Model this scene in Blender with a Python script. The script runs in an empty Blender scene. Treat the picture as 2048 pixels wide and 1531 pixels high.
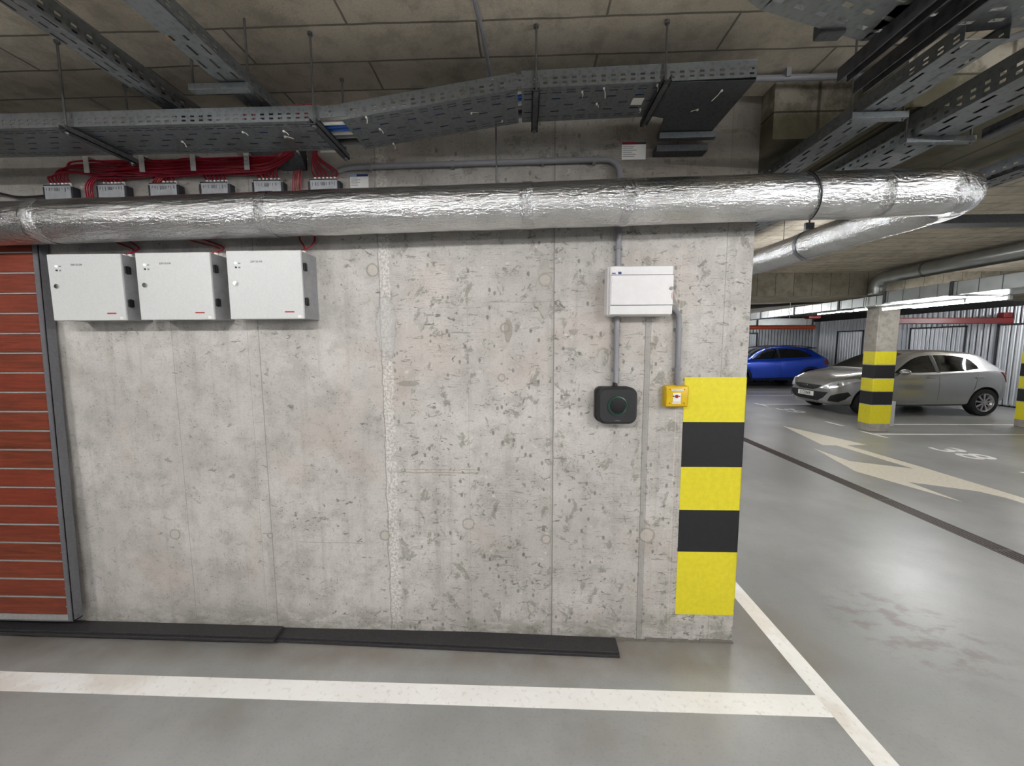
import bpy, bmesh, math, random
from mathutils import Vector, Matrix, noise as mnoise
from mathutils.bvhtree import BVHTree
from mathutils.geometry import delaunay_2d_cdt
random.seed(7)
PI = math.pi
scene = bpy.context.scene
col = scene.collection

# ------------------------------------------------------------------ nodes
class G:
    def __init__(s, name):
        m = bpy.data.materials.new(name); m.use_nodes = True
        s.m = m; s.t = m.node_tree; s.t.nodes.clear()
        s.out = s.t.nodes.new('ShaderNodeOutputMaterial')
        s.b = s.t.nodes.new('ShaderNodeBsdfPrincipled')
        s.t.links.new(s.b.outputs[0], s.out.inputs[0])
        s.tc = s.t.nodes.new('ShaderNodeTexCoord')
        s.obj = s.tc.outputs['Object']
    def set(s, inp, v):
        if isinstance(v, bpy.types.NodeSocket): s.t.links.new(v, inp)
        elif v is not None:
            if hasattr(inp.default_value, '__len__') and not isinstance(v, (tuple, list, Vector)): v = (v, v, v)
            if hasattr(inp.default_value, '__len__') and len(inp.default_value) == 4 and len(v) == 3: v = (*v, 1)
            inp.default_value = v
    def math(s, op, a, b=None, c=None, clamp=False):
        n = s.t.nodes.new('ShaderNodeMath'); n.operation = op; n.use_clamp = clamp
        s.set(n.inputs[0], a)
        if b is not None: s.set(n.inputs[1], b)
        if c is not None: s.set(n.inputs[2], c)
        return n.outputs[0]
    def vmap(s, scale=(1, 1, 1), rot=(0, 0, 0), loc=(0, 0, 0), v=None):
        n = s.t.nodes.new('ShaderNodeMapping'); s.t.links.new(v or s.obj, n.inputs[0])
        n.inputs['Scale'].default_value = scale; n.inputs['Rotation'].default_value = rot; n.inputs['Location'].default_value = loc
        return n.outputs[0]
    def noise(s, scale, detail=4, rough=.55, v=None, dist=0):
        n = s.t.nodes.new('ShaderNodeTexNoise'); s.t.links.new(v or s.obj, n.inputs['Vector'])
        n.inputs['Scale'].default_value = scale; n.inputs['Detail'].default_value = detail
        n.inputs['Roughness'].default_value = rough; n.inputs['Distortion'].default_value = dist
        return n.outputs['Fac']
    def voro(s, scale, v=None, feature='F1', rnd=1):
        n = s.t.nodes.new('ShaderNodeTexVoronoi'); n.feature = feature; s.t.links.new(v or s.obj, n.inputs['Vector'])
        n.inputs['Scale'].default_value = scale; n.inputs['Randomness'].default_value = rnd
        return n.outputs['Distance']
    def sm(s, x, a, b, o0=0., o1=1.):
        n = s.t.nodes.new('ShaderNodeMapRange'); n.interpolation_type = 'SMOOTHSTEP'
        s.set(n.inputs[0], x); n.inputs[1].default_value = a; n.inputs[2].default_value = b
        n.inputs[3].default_value = o0; n.inputs[4].default_value = o1
        return n.outputs[0]
    def mix(s, f, a, b, mode='MIX'):
        n = s.t.nodes.new('ShaderNodeMix'); n.data_type = 'RGBA'; n.blend_type = mode
        s.set(n.inputs[0], f); s.set(n.inputs[6], a); s.set(n.inputs[7], b)
        return n.outputs[2]
    def xyz(s, v=None):
        n = s.t.nodes.new('ShaderNodeSeparateXYZ'); s.t.links.new(v or s.obj, n.inputs[0]); return n.outputs
    def comb(s, x, y, z):
        n = s.t.nodes.new('ShaderNodeCombineXYZ')
        for i, q in enumerate((x, y, z)): s.set(n.inputs[i], q)
        return n.outputs[0]
    def bump(s, h, strength=.3, dist=.01, prev=None):
        n = s.t.nodes.new('ShaderNodeBump'); n.inputs['Strength'].default_value = strength; n.inputs['Distance'].default_value = dist
        s.t.links.new(h, n.inputs['Height'])
        if prev: s.t.links.new(prev, n.inputs['Normal'])
        s.t.links.new(n.outputs[0], s.b.inputs['Normal']); return n.outputs[0]
    def fin(s, base=None, rough=None, metal=None, **k):
        if base is not None: s.set(s.b.inputs['Base Color'], base)
        if rough is not None: s.set(s.b.inputs['Roughness'], rough)
        if metal is not None: s.set(s.b.inputs['Metallic'], metal)
        for kk, v in k.items(): s.set(s.b.inputs[kk.replace('_', ' ')], v)
        return s.m
def lin(r, g, b):
    f = lambda c: (c/255/12.92) if c/255 <= .04045 else ((c/255+.055)/1.055)**2.4
    return (f(r), f(g), f(b))
M = {}
def simple(name, rgb, rough=.5, metal=0., var=.06, scale=30, bump=0., **k):
    g = G(name); c = lin(*rgb)
    n = g.noise(scale, 4)
    f = g.sm(n, .3, .7)
    base = g.mix(f, tuple(x*(1-var*2) for x in c), tuple(min(1, x*(1+var)) for x in c))
    if bump: g.bump(n, bump, .004)
    M[name] = g.fin(base, rough, metal, **k); return M[name]

def concrete_wall():
    g = G('cast_concrete_wall'); x, y, z = g.xyz()
    big = g.noise(1.3, 5, .6); med = g.noise(7, 6, .65); fine = g.noise(90, 3, .6)
    c = g.mix(g.sm(big, .35, .65), lin(182, 178, 173), lin(206, 202, 197))
    c = g.mix(g.math('MULTIPLY', g.sm(med, .42, .66), .45), c, lin(150, 146, 139))
    # vertical formwork streaks
    st = g.noise(3.0, 5, .6, g.vmap((6, 1, .35)))
    c = g.mix(g.math('MULTIPLY', g.sm(st, .5, .72), .35), c, lin(150, 145, 137))
    c = g.mix(g.math('MULTIPLY', g.sm(fine, .45, .7), .25), c, lin(140, 136, 130))
    # pinkish and pale clouds
    pk = g.noise(2.1, 3, .5, g.vmap(loc=(4, 2, 1)))
    c = g.mix(g.math('MULTIPLY', g.sm(pk, .52, .68), .3), c, lin(190, 172, 162))
    # rougher right half of the wall
    right = g.sm(x, -.85, -.6, .25, 1.)
    wob = g.noise(9, 3, .6)
    blot = g.noise(11, 6, .72, g.vmap((1.0, 1, .8), loc=(3, 0, 7)), .6)
    bm = g.math('MULTIPLY', g.sm(blot, .56, .62), right)
    c = g.mix(g.math('MULTIPLY', bm, .6), c, lin(124, 122, 110))
    reg = g.sm(g.noise(3.1, 3, .6, g.vmap(loc=(1, 8, 3))), .4, .58)
    fl = g.noise(26, 4, .62, g.vmap((.75, 1, 1.25), rot=(0, .35, 0), loc=(5, 2, 2)), .8)
    fm = g.math('MULTIPLY', g.math('MULTIPLY', g.sm(fl, .61, .655), reg), g.sm(x, -2.6, -.7, .45, 1.))
    c = g.mix(g.math('MULTIPLY', fm, .8), c, lin(104, 102, 92))
    fl2 = g.noise(34, 3, .6, g.vmap((.35, 1, 1.6), rot=(0, -.12, 0), loc=(2, 2, 9)), .5)
    c = g.mix(g.math('MULTIPLY', g.math('MULTIPLY', g.sm(fl2, .62, .67), right), .55), c, lin(112, 108, 98))
    pale = g.noise(15, 5, .7, g.vmap((1, 1, 1.5), loc=(0, 0, 11)))
    c = g.mix(g.math('MULTIPLY', g.math('MULTIPLY', g.sm(pale, .6, .68), right), .5), c, lin(224, 220, 212))
    pits = g.voro(17, g.vmap((1.3, 1, .8), rot=(0, .5, 0)))
    pm = g.math('MULTIPLY', g.sm(pits, .2, .12), g.sm(g.noise(4, 2, .5, g.vmap(loc=(9, 1, 1))),   .42, .52))
    pm = g.math('MULTIPLY', pm, right)
    pits2 = g.voro(55); pm2 = g.math('MULTIPLY', g.sm(pits2, .22, .12), g.sm(g.noise(7, 2), .48, .56))
    c = g.mix(g.math('MULTIPLY', pm, .7), c, lin(105, 104, 92))
    c = g.mix(g.math('MULTIPLY', pm2, .55), c, lin(92, 90, 82))
    # scratches
    for a, sc, lo in ((.9, 5, 3), (-.7, 6, 5), (1.45, 4, 8)):
        s1 = g.noise(sc, 3, .5, g.vmap((.9, 1, 22), rot=(0, a, 0), loc=(lo, 0, lo)))
        sm_ = g.math('MULTIPLY', g.sm(g.math('ABSOLUTE', g.math('SUBTRACT', s1, .5)), .012, .002), g.sm(g.noise(3.5, 2, .5, g.vmap(loc=(lo, 5, 2))), .56, .62))
        c = g.mix(g.math('MULTIPLY', g.math('MULTIPLY', sm_, right), .45), c, lin(120, 114, 102))
    h = g.math('ADD', g.math('MULTIPLY', med, .5), g.math('MULTIPLY', fine, .25))
    h = g.math('SUBTRACT', h, g.math('MULTIPLY', g.math('ADD', pm, g.math('MULTIPLY', bm, .5)), .8))
    # formwork panel joints
    def vline(xc, w, colr, amt, lean=0., wobk=.006, z0=None, z1=None):
        nonlocal c, h
        xx = g.math('ADD', g.math('SUBTRACT', x, xc), g.math('MULTIPLY', g.math('SUBTRACT', wob, .5), wobk))
        if lean: xx = g.math('ADD', xx, g.math('MULTIPLY', g.math('SUBTRACT', z, 1), lean))
        d = g.sm(g.math('ABSOLUTE', xx), w*1.6, w*.6)
        if z1 is not None: d = g.math('MULTIPLY', d, g.sm(z, z1+.02, z1-.02))
        c = g.mix(g.math('MULTIPLY', d, amt), c, colr); h = g.math('SUBTRACT', h, g.math('MULTIPLY', d, .8*amt))
    # crumbly pale strip
    xs = g.math('ADD', g.math('SUBTRACT', x, -.725), g.math('MULTIPLY', g.math('SUBTRACT', g.noise(14, 5, .7), .5), .07))
    strip = g.sm(g.math('ABSOLUTE', xs), .035, .02)
    c = g.mix(g.math('MULTIPLY', strip, .6), c, g.mix(g.sm(g.noise(75, 4, .7), .42, .58), lin(176, 170, 164), lin(232, 229, 224)))
    h = g.math('ADD', h, g.math('MULTIPLY', g.math('MULTIPLY', strip, g.noise(80, 4, .7)), 1.0))
    vline(-.755, .0025, lin(120, 112, 104), .55, wobk=.03)
    vline(-1.41, .0022, lin(122, 118, 112), .6); vline(-1.47, .0012, lin(140, 136, 130), .5)
    vline(-1.885, .0016, lin(135, 130, 124), .55)
    vline(.145, .0028, lin(108, 104, 98), .8); vline(.139, .008, lin(150, 146, 140), .4)
    vline(.625, .011, lin(150, 147, 143), .7, z1=1.95); vline(.612, .002, lin(112, 108, 103), .7, z1=1.95); vline(.639, .0015, lin(122, 118, 112), .6, z1=1.95)
    vline(.78, .0016, lin(205, 196, 186), .6); vline(.796, .0014, lin(200, 190, 180), .5)
    vline(1.0, .0018, lin(120, 116, 108), .5); vline(-.3, .0012, lin(150, 146, 140), .4)
    # horizontal board marks
    def hline(zc, xa, xb, w, colr, amt):
        nonlocal c
        zz = g.math('ADD', g.math('SUBTRACT', z, zc), g.math('MULTIPLY', g.math('SUBTRACT', wob, .5), .02))
        d = g.math('MULTIPLY', g.sm(g.math('ABSOLUTE', zz), w*1.6, w*.5), g.math('MULTIPLY', g.sm(x, xa-.02, xa+.02), g.sm(x, xb+.02, xb-.02)))
        c = g.mix(g.math('MULTIPLY', d, amt), c, colr)
    hline(.94, -.65, -.26, .003, lin(150, 132, 112), .7); hline(.957, -.65, -.26, .0015, lin(120, 112, 100), .5)
    hline(.535, -1.25, -.9, .002, lin(135, 128, 118), .5); hline(1.84, -.2, .14, .002, lin(120, 115, 105), .4)
    hline(2.28, -2.2, 1.1, .002, lin(130, 124, 114), .3)
    # tie-hole plugs
    for (tx, tz, r) in ((-.773, .581, .026), (-.31, .653, .03), (.112, .571, .024), (.652, .602, .038), (-1.968, .57, .028), (-.787, 2.007, .03), (-.125, 1.451, .018), (-.105, 1.71, .022), (.099, 1.95, .03), (-1.42, .57, .014)):
        dx = g.math('SUBTRACT', x, tx); dz = g.math('SUBTRACT', z, tz)
        dd = g.math('SQRT', g.math('ADD', g.math('MULTIPLY', dx, dx), g.math('MULTIPLY', dz, dz)))
        dd = g.math('ADD', dd, g.math('MULTIPLY', g.math('SUBTRACT', g.noise(40, 2), .5), .012))
        ring = g.sm(g.math('ABSOLUTE', g.math('SUBTRACT', dd, r)), .0065, .002)
        disc = g.sm(dd, r, r*.8)
        c = g.mix(g.math('MULTIPLY', disc, .6), c, lin(190, 182, 172)); c = g.mix(g.math('MULTIPLY', ring, .45), c, lin(118, 112, 104))
        h = g.math('SUBTRACT', h, g.math('MULTIPLY', ring, .6))
    def patchy(px, pz, rx, rz, colr, amt):
        nonlocal c
        q = g.math('SQRT', g.math('ADD', g.math('POWER', g.math('DIVIDE', g.math('ABSOLUTE', g.math('SUBTRACT', x, px)), rx), 2.), g.math('POWER', g.math('DIVIDE', g.math('ABSOLUTE', g.math('SUBTRACT', z, pz)), rz), 2.)))
        q = g.math('ADD', q, g.math('MULTIPLY', g.math('SUBTRACT', g.noise(15, 5, .7), .5), 1.5))
        c = g.mix(g.math('MULTIPLY', g.sm(q, 1.05, .95), amt), c, colr)
        c = g.mix(g.math('MULTIPLY', g.sm(g.math('ABSOLUTE', g.math('SUBTRACT', q, 1.)), .12, .03), amt*.55), c, lin(128, 120, 108))
    patchy(-.725, 1.72, .05, .16, lin(180, 180, 178), .5); patchy(.095, 1.9, .045, .13, lin(158, 152, 144), .35)
    patchy(-.09, 1.70, .02, .06, lin(140, 134, 124), .6); patchy(-.62, 1.42, .06, .015, lin(136, 132, 122), .6)
    # worn foot
    fo = g.math('MULTIPLY', g.sm(z, .22, .02), g.sm(g.noise(6, 5, .7, g.vmap((1, 1, 2))), .42, .58))
    c = g.mix(g.math('MULTIPLY', fo, .6), c, lin(128, 126, 112))
    # damp brown stains at the top by the free end
    dp = g.math('MULTIPLY', g.sm(z, 2.15, 2.35), g.sm(g.math('ADD', x, g.math('MULTIPLY', wob, .2)), .3, .75))
    c = g.mix(g.math('MULTIPLY', dp, .62), c, lin(96, 84, 72))
    run = g.noise(8, 4, .6, g.vmap((5, 1, .5)))
    c = g.mix(g.math('MULTIPLY', g.math('MULTIPLY', dp, g.sm(run, .58, .66)), .5), c, lin(150, 140, 126))
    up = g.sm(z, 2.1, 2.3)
    c = g.mix(g.math('MULTIPLY', up, .3), c, lin(120, 112, 102))  # shade from tray and duct put into the upper wall colour
    h = g.math('ADD', g.math('MULTIPLY', med, .6), g.math('MULTIPLY', fine, .3))
    g.bump(h, .6, .006)
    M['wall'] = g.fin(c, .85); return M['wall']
concrete_wall()

def concrete_plain(name, a, b, boards=None, rough=.85):
    g = G(name); x, y, z = g.xyz()
    big = g.noise(1.1, 5, .6); med = g.noise(9, 6, .65); fine = g.noise(110, 3, .6)
    c = g.mix(g.sm(big, .35, .65), lin(*a), lin(*b))
    c = g.mix(g.math('MULTIPLY', g.sm(med, .42, .66), .6), c, tuple(v*.62 for v in lin(*a)))
    c = g.mix(g.math('MULTIPLY', g.sm(fine, .42, .7), .3), c, tuple(v*.65 for v in lin(*a)))
    h = g.math('ADD', g.math('MULTIPLY', med, .4), g.math('MULTIPLY', fine, .2))
    if boards:
        n = g.t.nodes.new('ShaderNodeTexBrick')
        if boards == 'ceiling': v = g.comb(g.math('ADD', x, .175), g.math('ADD', y, .111), z)
        elif boards == 'vert': v = g.comb(z, x, y)
        else: v = g.comb(z, y, x)
        wv = g.noise(5, 3)
        va = g.t.nodes.new('ShaderNodeVectorMath'); va.operation = 'ADD'; g.t.links.new(v, va.inputs[0])
        g.t.links.new(g.comb(g.math('MULTIPLY', wv, .012), g.math('MULTIPLY', wv, .012), 0.), va.inputs[1])
        g.t.links.new(va.outputs[0], n.inputs['Vector'])
        n.inputs['Scale'].default_value = 1; n.inputs['Brick Width'].default_value = .95 if boards == 'ceiling' else 3.
        n.inputs['Row Height'].default_value = .182 if boards == 'ceiling' else .3
        n.inputs['Mortar Size'].default_value = .006; n.inputs['Mortar Smooth'].default_value = .6
        n.inputs['Color1'].default_value = (.42, .42, .42, 1); n.inputs['Color2'].default_value = (.62, .62, .62, 1)
        n.offset = .5; n.offset_frequency = 2
        c = g.mix(.45, c, n.outputs['Color'], 'OVERLAY')
        mo = g.math('MULTIPLY', n.outputs['Fac'], g.sm(g.noise(3, 3), .25, .55, .45, 1))
        c = g.mix(g.math('MULTIPLY', mo, .8), c, tuple(v*.3 for v in lin(*a)))
    g.bump(h, .5, .008)
    M[name] = g.fin(c, rough)
    return M[name]
concrete_plain('ceiling', (180, 170, 153), (206, 196, 180), 'ceiling')
concrete_plain('beam', (150, 142, 126), (172, 164, 148), 'vert')
concrete_plain('pillar', (160, 154, 144), (182, 176, 166))
concrete_plain('dark_wall', (120, 118, 114), (140, 138, 132)); concrete_plain('shaded_wall', (52, 52, 54), (62, 62, 64))  # second one darkened to paint in the shade behind the partition gaps
def mossy():
    g = G('stained_beam'); x, y, z = g.xyz()
    med = g.noise(8, 6, .7)
    c = g.mix(g.sm(med, .4, .6), lin(116, 110, 94), lin(158, 150, 136))
    low = g.sm(g.math('ADD', z, g.math('MULTIPLY', med, .1)), 2.76, 2.68)
    c = g.mix(g.math('MULTIPLY', low, .8), c, lin(92, 88, 66))
    for xc in (1.33, 1.53, 1.9, 2.2):
        c = g.mix(g.math('MULTIPLY', g.sm(g.math('ABSOLUTE', g.math('SUBTRACT', x, xc)), .012, .003), .7), c, lin(52, 46, 34))
    c = g.mix(g.math('MULTIPLY', g.sm(g.math('ABSOLUTE', g.math('SUBTRACT', z, 2.672)), .006, .002), .8), c, lin(46, 42, 30))
    g.bump(med, .5, .008); M['mossy'] = g.fin(c, .85)
mossy()
def floor_mat():
    g = G('floor_concrete'); x, y, z = g.xyz()
    big = g.noise(.7, 5, .6); med = g.noise(3.5, 6, .6); fine = g.noise(70, 4, .6)
    c = g.mix(g.sm(big, .35, .65), lin(146, 147, 145), lin(168, 168, 166))
    c = g.mix(g.math('MULTIPLY', g.sm(med, .35, .75), .22), c, lin(130, 129, 126))
    c = g.mix(g.math('MULTIPLY', g.sm(fine, .5, .72), .15), c, lin(96, 94, 90))
    # brown damp zone along the wall foot
    near = g.math('MULTIPLY', g.sm(y, 1.72, 1.85), g.math('MULTIPLY', g.sm(x, 1.8, 1.3), g.sm(y, 2.6, 2.2)))
    c = g.mix(g.math('MULTIPLY', g.math('MULTIPLY', near, g.sm(g.noise(2.2, 4, .6), .35, .6, .35, 1)), .55), c, lin(112, 98, 86))
    st = g.math('MULTIPLY', g.sm(g.noise(1.4, 4, .6, g.vmap(loc=(2.3, 1, 0))), .46, .68), g.sm(y, 1.3, 1.5))
    st = g.math('MULTIPLY', st, g.sm(x, .9, .5))
    c = g.mix(g.math('MULTIPLY', st, .28), c, lin(108, 92, 80))
    # dark worn patch in the lane
    dx = g.math('SUBTRACT', x, 2.2); dy = g.math('SUBTRACT', y, 2.15)
    d = g.math('SQRT', g.math('ADD', g.math('MULTIPLY', dx, dx), g.math('MULTIPLY', dy, dy)))
    wp = g.math('MULTIPLY', g.sm(d, .5, .15), g.sm(g.noise(7, 5, .6, g.vmap((1, 1.6, 1))), .46, .64))
    c = g.mix(g.math('MULTIPLY', wp, .5), c, lin(104, 84, 76))
    r = g.math('ADD', .265, g.math('MULTIPLY', g.noise(1.8, 3, .5), .13))
    h = g.noise(4, 2, .4)
    g.bump(h, .07, .006)
    M['floor'] = g.fin(c, r, 0., Specular_IOR_Level=.6)
floor_mat()
def line_mat():
    g = G('floor_paint'); x, y, z = g.xyz()
    n = g.noise(3, 5, .65); f = g.noise(40, 4, .6)
    c = g.mix(g.sm(n, .35, .65), lin(248, 246, 242), lin(254, 253, 251))
    c = g.mix(g.math('MULTIPLY', g.sm(f, .55, .7), .25), c, lin(170, 160, 146))
    st = g.math('MULTIPLY', g.sm(g.noise(3.2, 4, .6, g.vmap(loc=(2.3, 1, 0))), .42, .62), g.math('MULTIPLY', g.sm(x, -1.0, -.85), g.sm(x, .9, .3)))
    c = g.mix(g.math('MULTIPLY', st, .35), c, lin(205, 188, 166))
    g.bump(f, .15, .003); M['line'] = g.fin(c, .4)
line_mat()
def line_mat2():
    g = G('lane_arrow_paint'); f = g.noise(30, 4, .6)
    c = g.mix(g.sm(f, .4, .65), lin(238, 230, 212), lin(226, 217, 198)); M['arrow'] = g.fin(c, .42)
line_mat2()
def foil():
    g = G('duct_foil'); x, y, z = g.xyz()
    w1 = g.noise(60, 3, .6, g.vmap((.25, 1, 1.4))); w2 = g.noise(11, 3, .55, g.vmap((1.0, 1, 1.2), rot=(0, .6, 0))); w3 = g.noise(190, 2, .6)
    w4 = g.noise(95, 2, .55, g.vmap((.55, 1, 1), rot=(0, -.4, 0)))
    h = g.math('ADD', g.math('MULTIPLY', w1, .8), g.math('ADD', g.math('MULTIPLY', w2, .5), g.math('ADD', g.math('MULTIPLY', w4, .55), g.math('MULTIPLY', w3, .3))))
    for xs in (-1.2, .01, .45, 1.55, -2.3, 1.84):
        d = g.math('ABSOLUTE', g.math('ADD', g.math('SUBTRACT', x, xs), g.math('MULTIPLY', g.math('SUBTRACT', w2, .5), .08)))
        h = g.math('ADD', h, g.math('MULTIPLY', g.sm(d, .035, .01), g.math('MULTIPLY', g.noise(70, 3, .7, g.vmap((2, 1, .5))), 1.8)))
    g.bump(h, .75, .009)
    n = g.noise(5, 4)
    M['foil'] = g.fin(g.mix(g.sm(n, .35, .65), lin(206, 206, 206), lin(226, 226, 228)), g.math('ADD', .17, g.math('MULTIPLY', g.noise(25, 3), .14)), 1.)
foil()
def wood():
    g = G('stained_slats'); x, y, z = g.xyz()
    r = g.noise(2.2, 6, .7, g.vmap((2.2, 6, 34)), .5)
    idn = g.noise(1.0, 0, .5, g.comb(0., 0., g.math('MULTIPLY', g.math('FLOOR', g.math('DIVIDE', g.math('SUBTRACT', z, .165), .1035)), 7.31)))
    c = g.mix(g.sm(r, .35, .68), lin(98, 42, 25), lin(134, 60, 35))
    c = g.mix(g.sm(idn, .35, .6), c, lin(140, 52, 30), 'MIX') if False else c
    c = g.mix(g.math('MULTIPLY', g.sm(idn, .4, .6), .35), c, lin(140, 50, 34))
    g.bump(r, .35, .004); M['wood'] = g.fin(c, .5)
wood()
def galv(name, a, b, rough=.42, metal=.85, sc=40):
    g = G(name); n = g.voro(sc); f = g.noise(20, 3)
    c = g.mix(g.sm(n, .1, .6), lin(*a), lin(*b))
    g.bump(f, .08, .003)
    M[name] = g.fin(c, g.math('ADD', rough-.06, g.math('MULTIPLY', f, .14)), metal)
galv('galvanised', (118, 122, 126), (132, 136, 139), .42, .75, 60); galv('galv_dark', (74, 76, 79), (86, 88, 91), .5, .6, 60)
galv('strut', (66, 66, 68), (84, 84, 86), .55, .5)
galv('corrugated', (208, 213, 220), (218, 222, 228), .38, .45, 3); galv('duct_sheet', (176, 180, 179), (186, 190, 189), .32, .85, 8)
simple('white_powder', (205, 206, 205), .42, bump=.05, scale=120, var=.02)
simple('white_plastic', (222, 220, 220), .38, var=.015)
simple('grey_side', (150, 150, 152), .5)
simple('frame_grey', (104, 104, 108), .5, scale=60, bump=.2)
simple('rail_light', (152, 150, 148), .5, scale=60)
simple('conduit_grey', (134, 133, 138), .45, var=.03)
simple('black_board', (52, 50, 52), .55, scale=70, bump=.3, var=.12)
simple('black_plastic', (30, 30, 32), .5); simple('charger_body', (37, 36, 39), .6, var=.03)
simple('charger_ring', (30, 62, 50), .25); simple('charger_centre', (14, 14, 16), .75)
simple('yellow_paint', (226, 212, 40), .5, scale=40, var=.03, bump=.15); simple('black_paint', (26, 25, 28), .65, scale=40, var=.1, bump=.15)
simple('yellow_plastic', (214, 176, 10), .35, var=.03); simple('dim_print', (120, 122, 124), .5); simple('red_button', (140, 20, 22), .35)
simple('white_label', (232, 230, 226), .5, var=.01); simple('ink', (60, 60, 66), .6); simple('grey_ink', (130, 130, 134), .6)
simple('red_ink', (168, 50, 40), .5); simple('maroon_ink', (140, 20, 52), .5); simple('blue_ink', (40, 56, 120), .5); simple('pale_blue_ink', (140, 170, 205), .5)
simple('red_cable', (150, 14, 42), .4, var=.1); simple('orange_cable', (160, 70, 40), .4); simple('blue_cable', (30, 84, 170), .35); simple('white_cable', (206, 204, 198), .45)
simple('black_cable', (24, 24, 26), .4); simple('grey_cable', (120, 120, 124), .45); simple('tie', (225, 224, 215), .4); simple('orange_tag', (214, 150, 50), .5)
simple('terminal_body', (176, 178, 182), .4); simple('terminal_dark', (34, 36, 42), .5)
simple('chrome', (210, 210, 212), .15, 1.); simple('steel_rod', (120, 120, 120), .4, .8)
simple('dark_red_pipe', (120, 30, 30), .4); simple('orange_pipe', (196, 82, 48), .35)
simple('rubber', (22, 22, 23), .7); simple('rim_silver', (176, 172, 172), .3, .8); simple('rim_dark', (60, 60, 64), .35, .7)
simple('drain_iron', (84, 74, 70), .5, .4); simple('drain_dark', (30, 26, 25), .7)
simple('car_silver', (168, 167, 166), .27, .6, var=.01, Coat_Weight=1., Coat_Roughness=.05)
simple('car_blue', (12, 76, 220), .28, .5, var=.01, Coat_Weight=1., Coat_Roughness=.05)
simple('cladding', (22, 22, 24), .6); simple('plate', (226, 226, 222), .4); simple('tail_red', (130, 14, 20), .15)
simple('seat_fabric', (40, 40, 44), .8)
simple('lamp_glass', (225, 228, 230), .12, .35, Coat_Weight=1.)
simple('gravel_lip', (120, 116, 108), .8)
def glass(name, tint, mixv):
    g = G(name); t = g.t
    tr = t.nodes.new('ShaderNodeBsdfTransparent'); tr.inputs[0].default_value = (*tint, 1)
    gl = t.nodes.new('ShaderNodeBsdfGlossy'); gl.inputs['Roughness'].default_value = .03; gl.inputs[0].default_value = (.9, .95, 1, 1)
    fr = t.nodes.new('ShaderNodeFresnel'); fr.inputs[0].default_value = 1.5
    mx = t.nodes.new('ShaderNodeMixShader'); t.links.new(fr.outputs[0], mx.inputs[0]); t.links.new(tr.outputs[0], mx.inputs[1]); t.links.new(gl.outputs[0], mx.inputs[2])
    t.links.new(mx.outputs[0], g.out.inputs[0]); M[name] = g.m
glass('window_glass', (.42, .46, .46), 0)
simple('dark_glass', (16, 18, 20), .05, Coat_Weight=1.)
def emit(name, rgb, s):
    g = G(name); g.fin((.9, .9, .9), .4); g.set(g.b.inputs['Emission Color'], rgb); g.b.inputs['Emission Strength'].default_value = s; M[name] = g.m
E_TUBE = 75.
emit('tube', (.98, .99, 1.0), E_TUBE); emit('tube_back', (1.0, .99, .98), 440.); emit('tube_mid', (.98, .99, 1.0), 230.); emit('led_green', (.5, 1, .65), 1.6)

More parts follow.
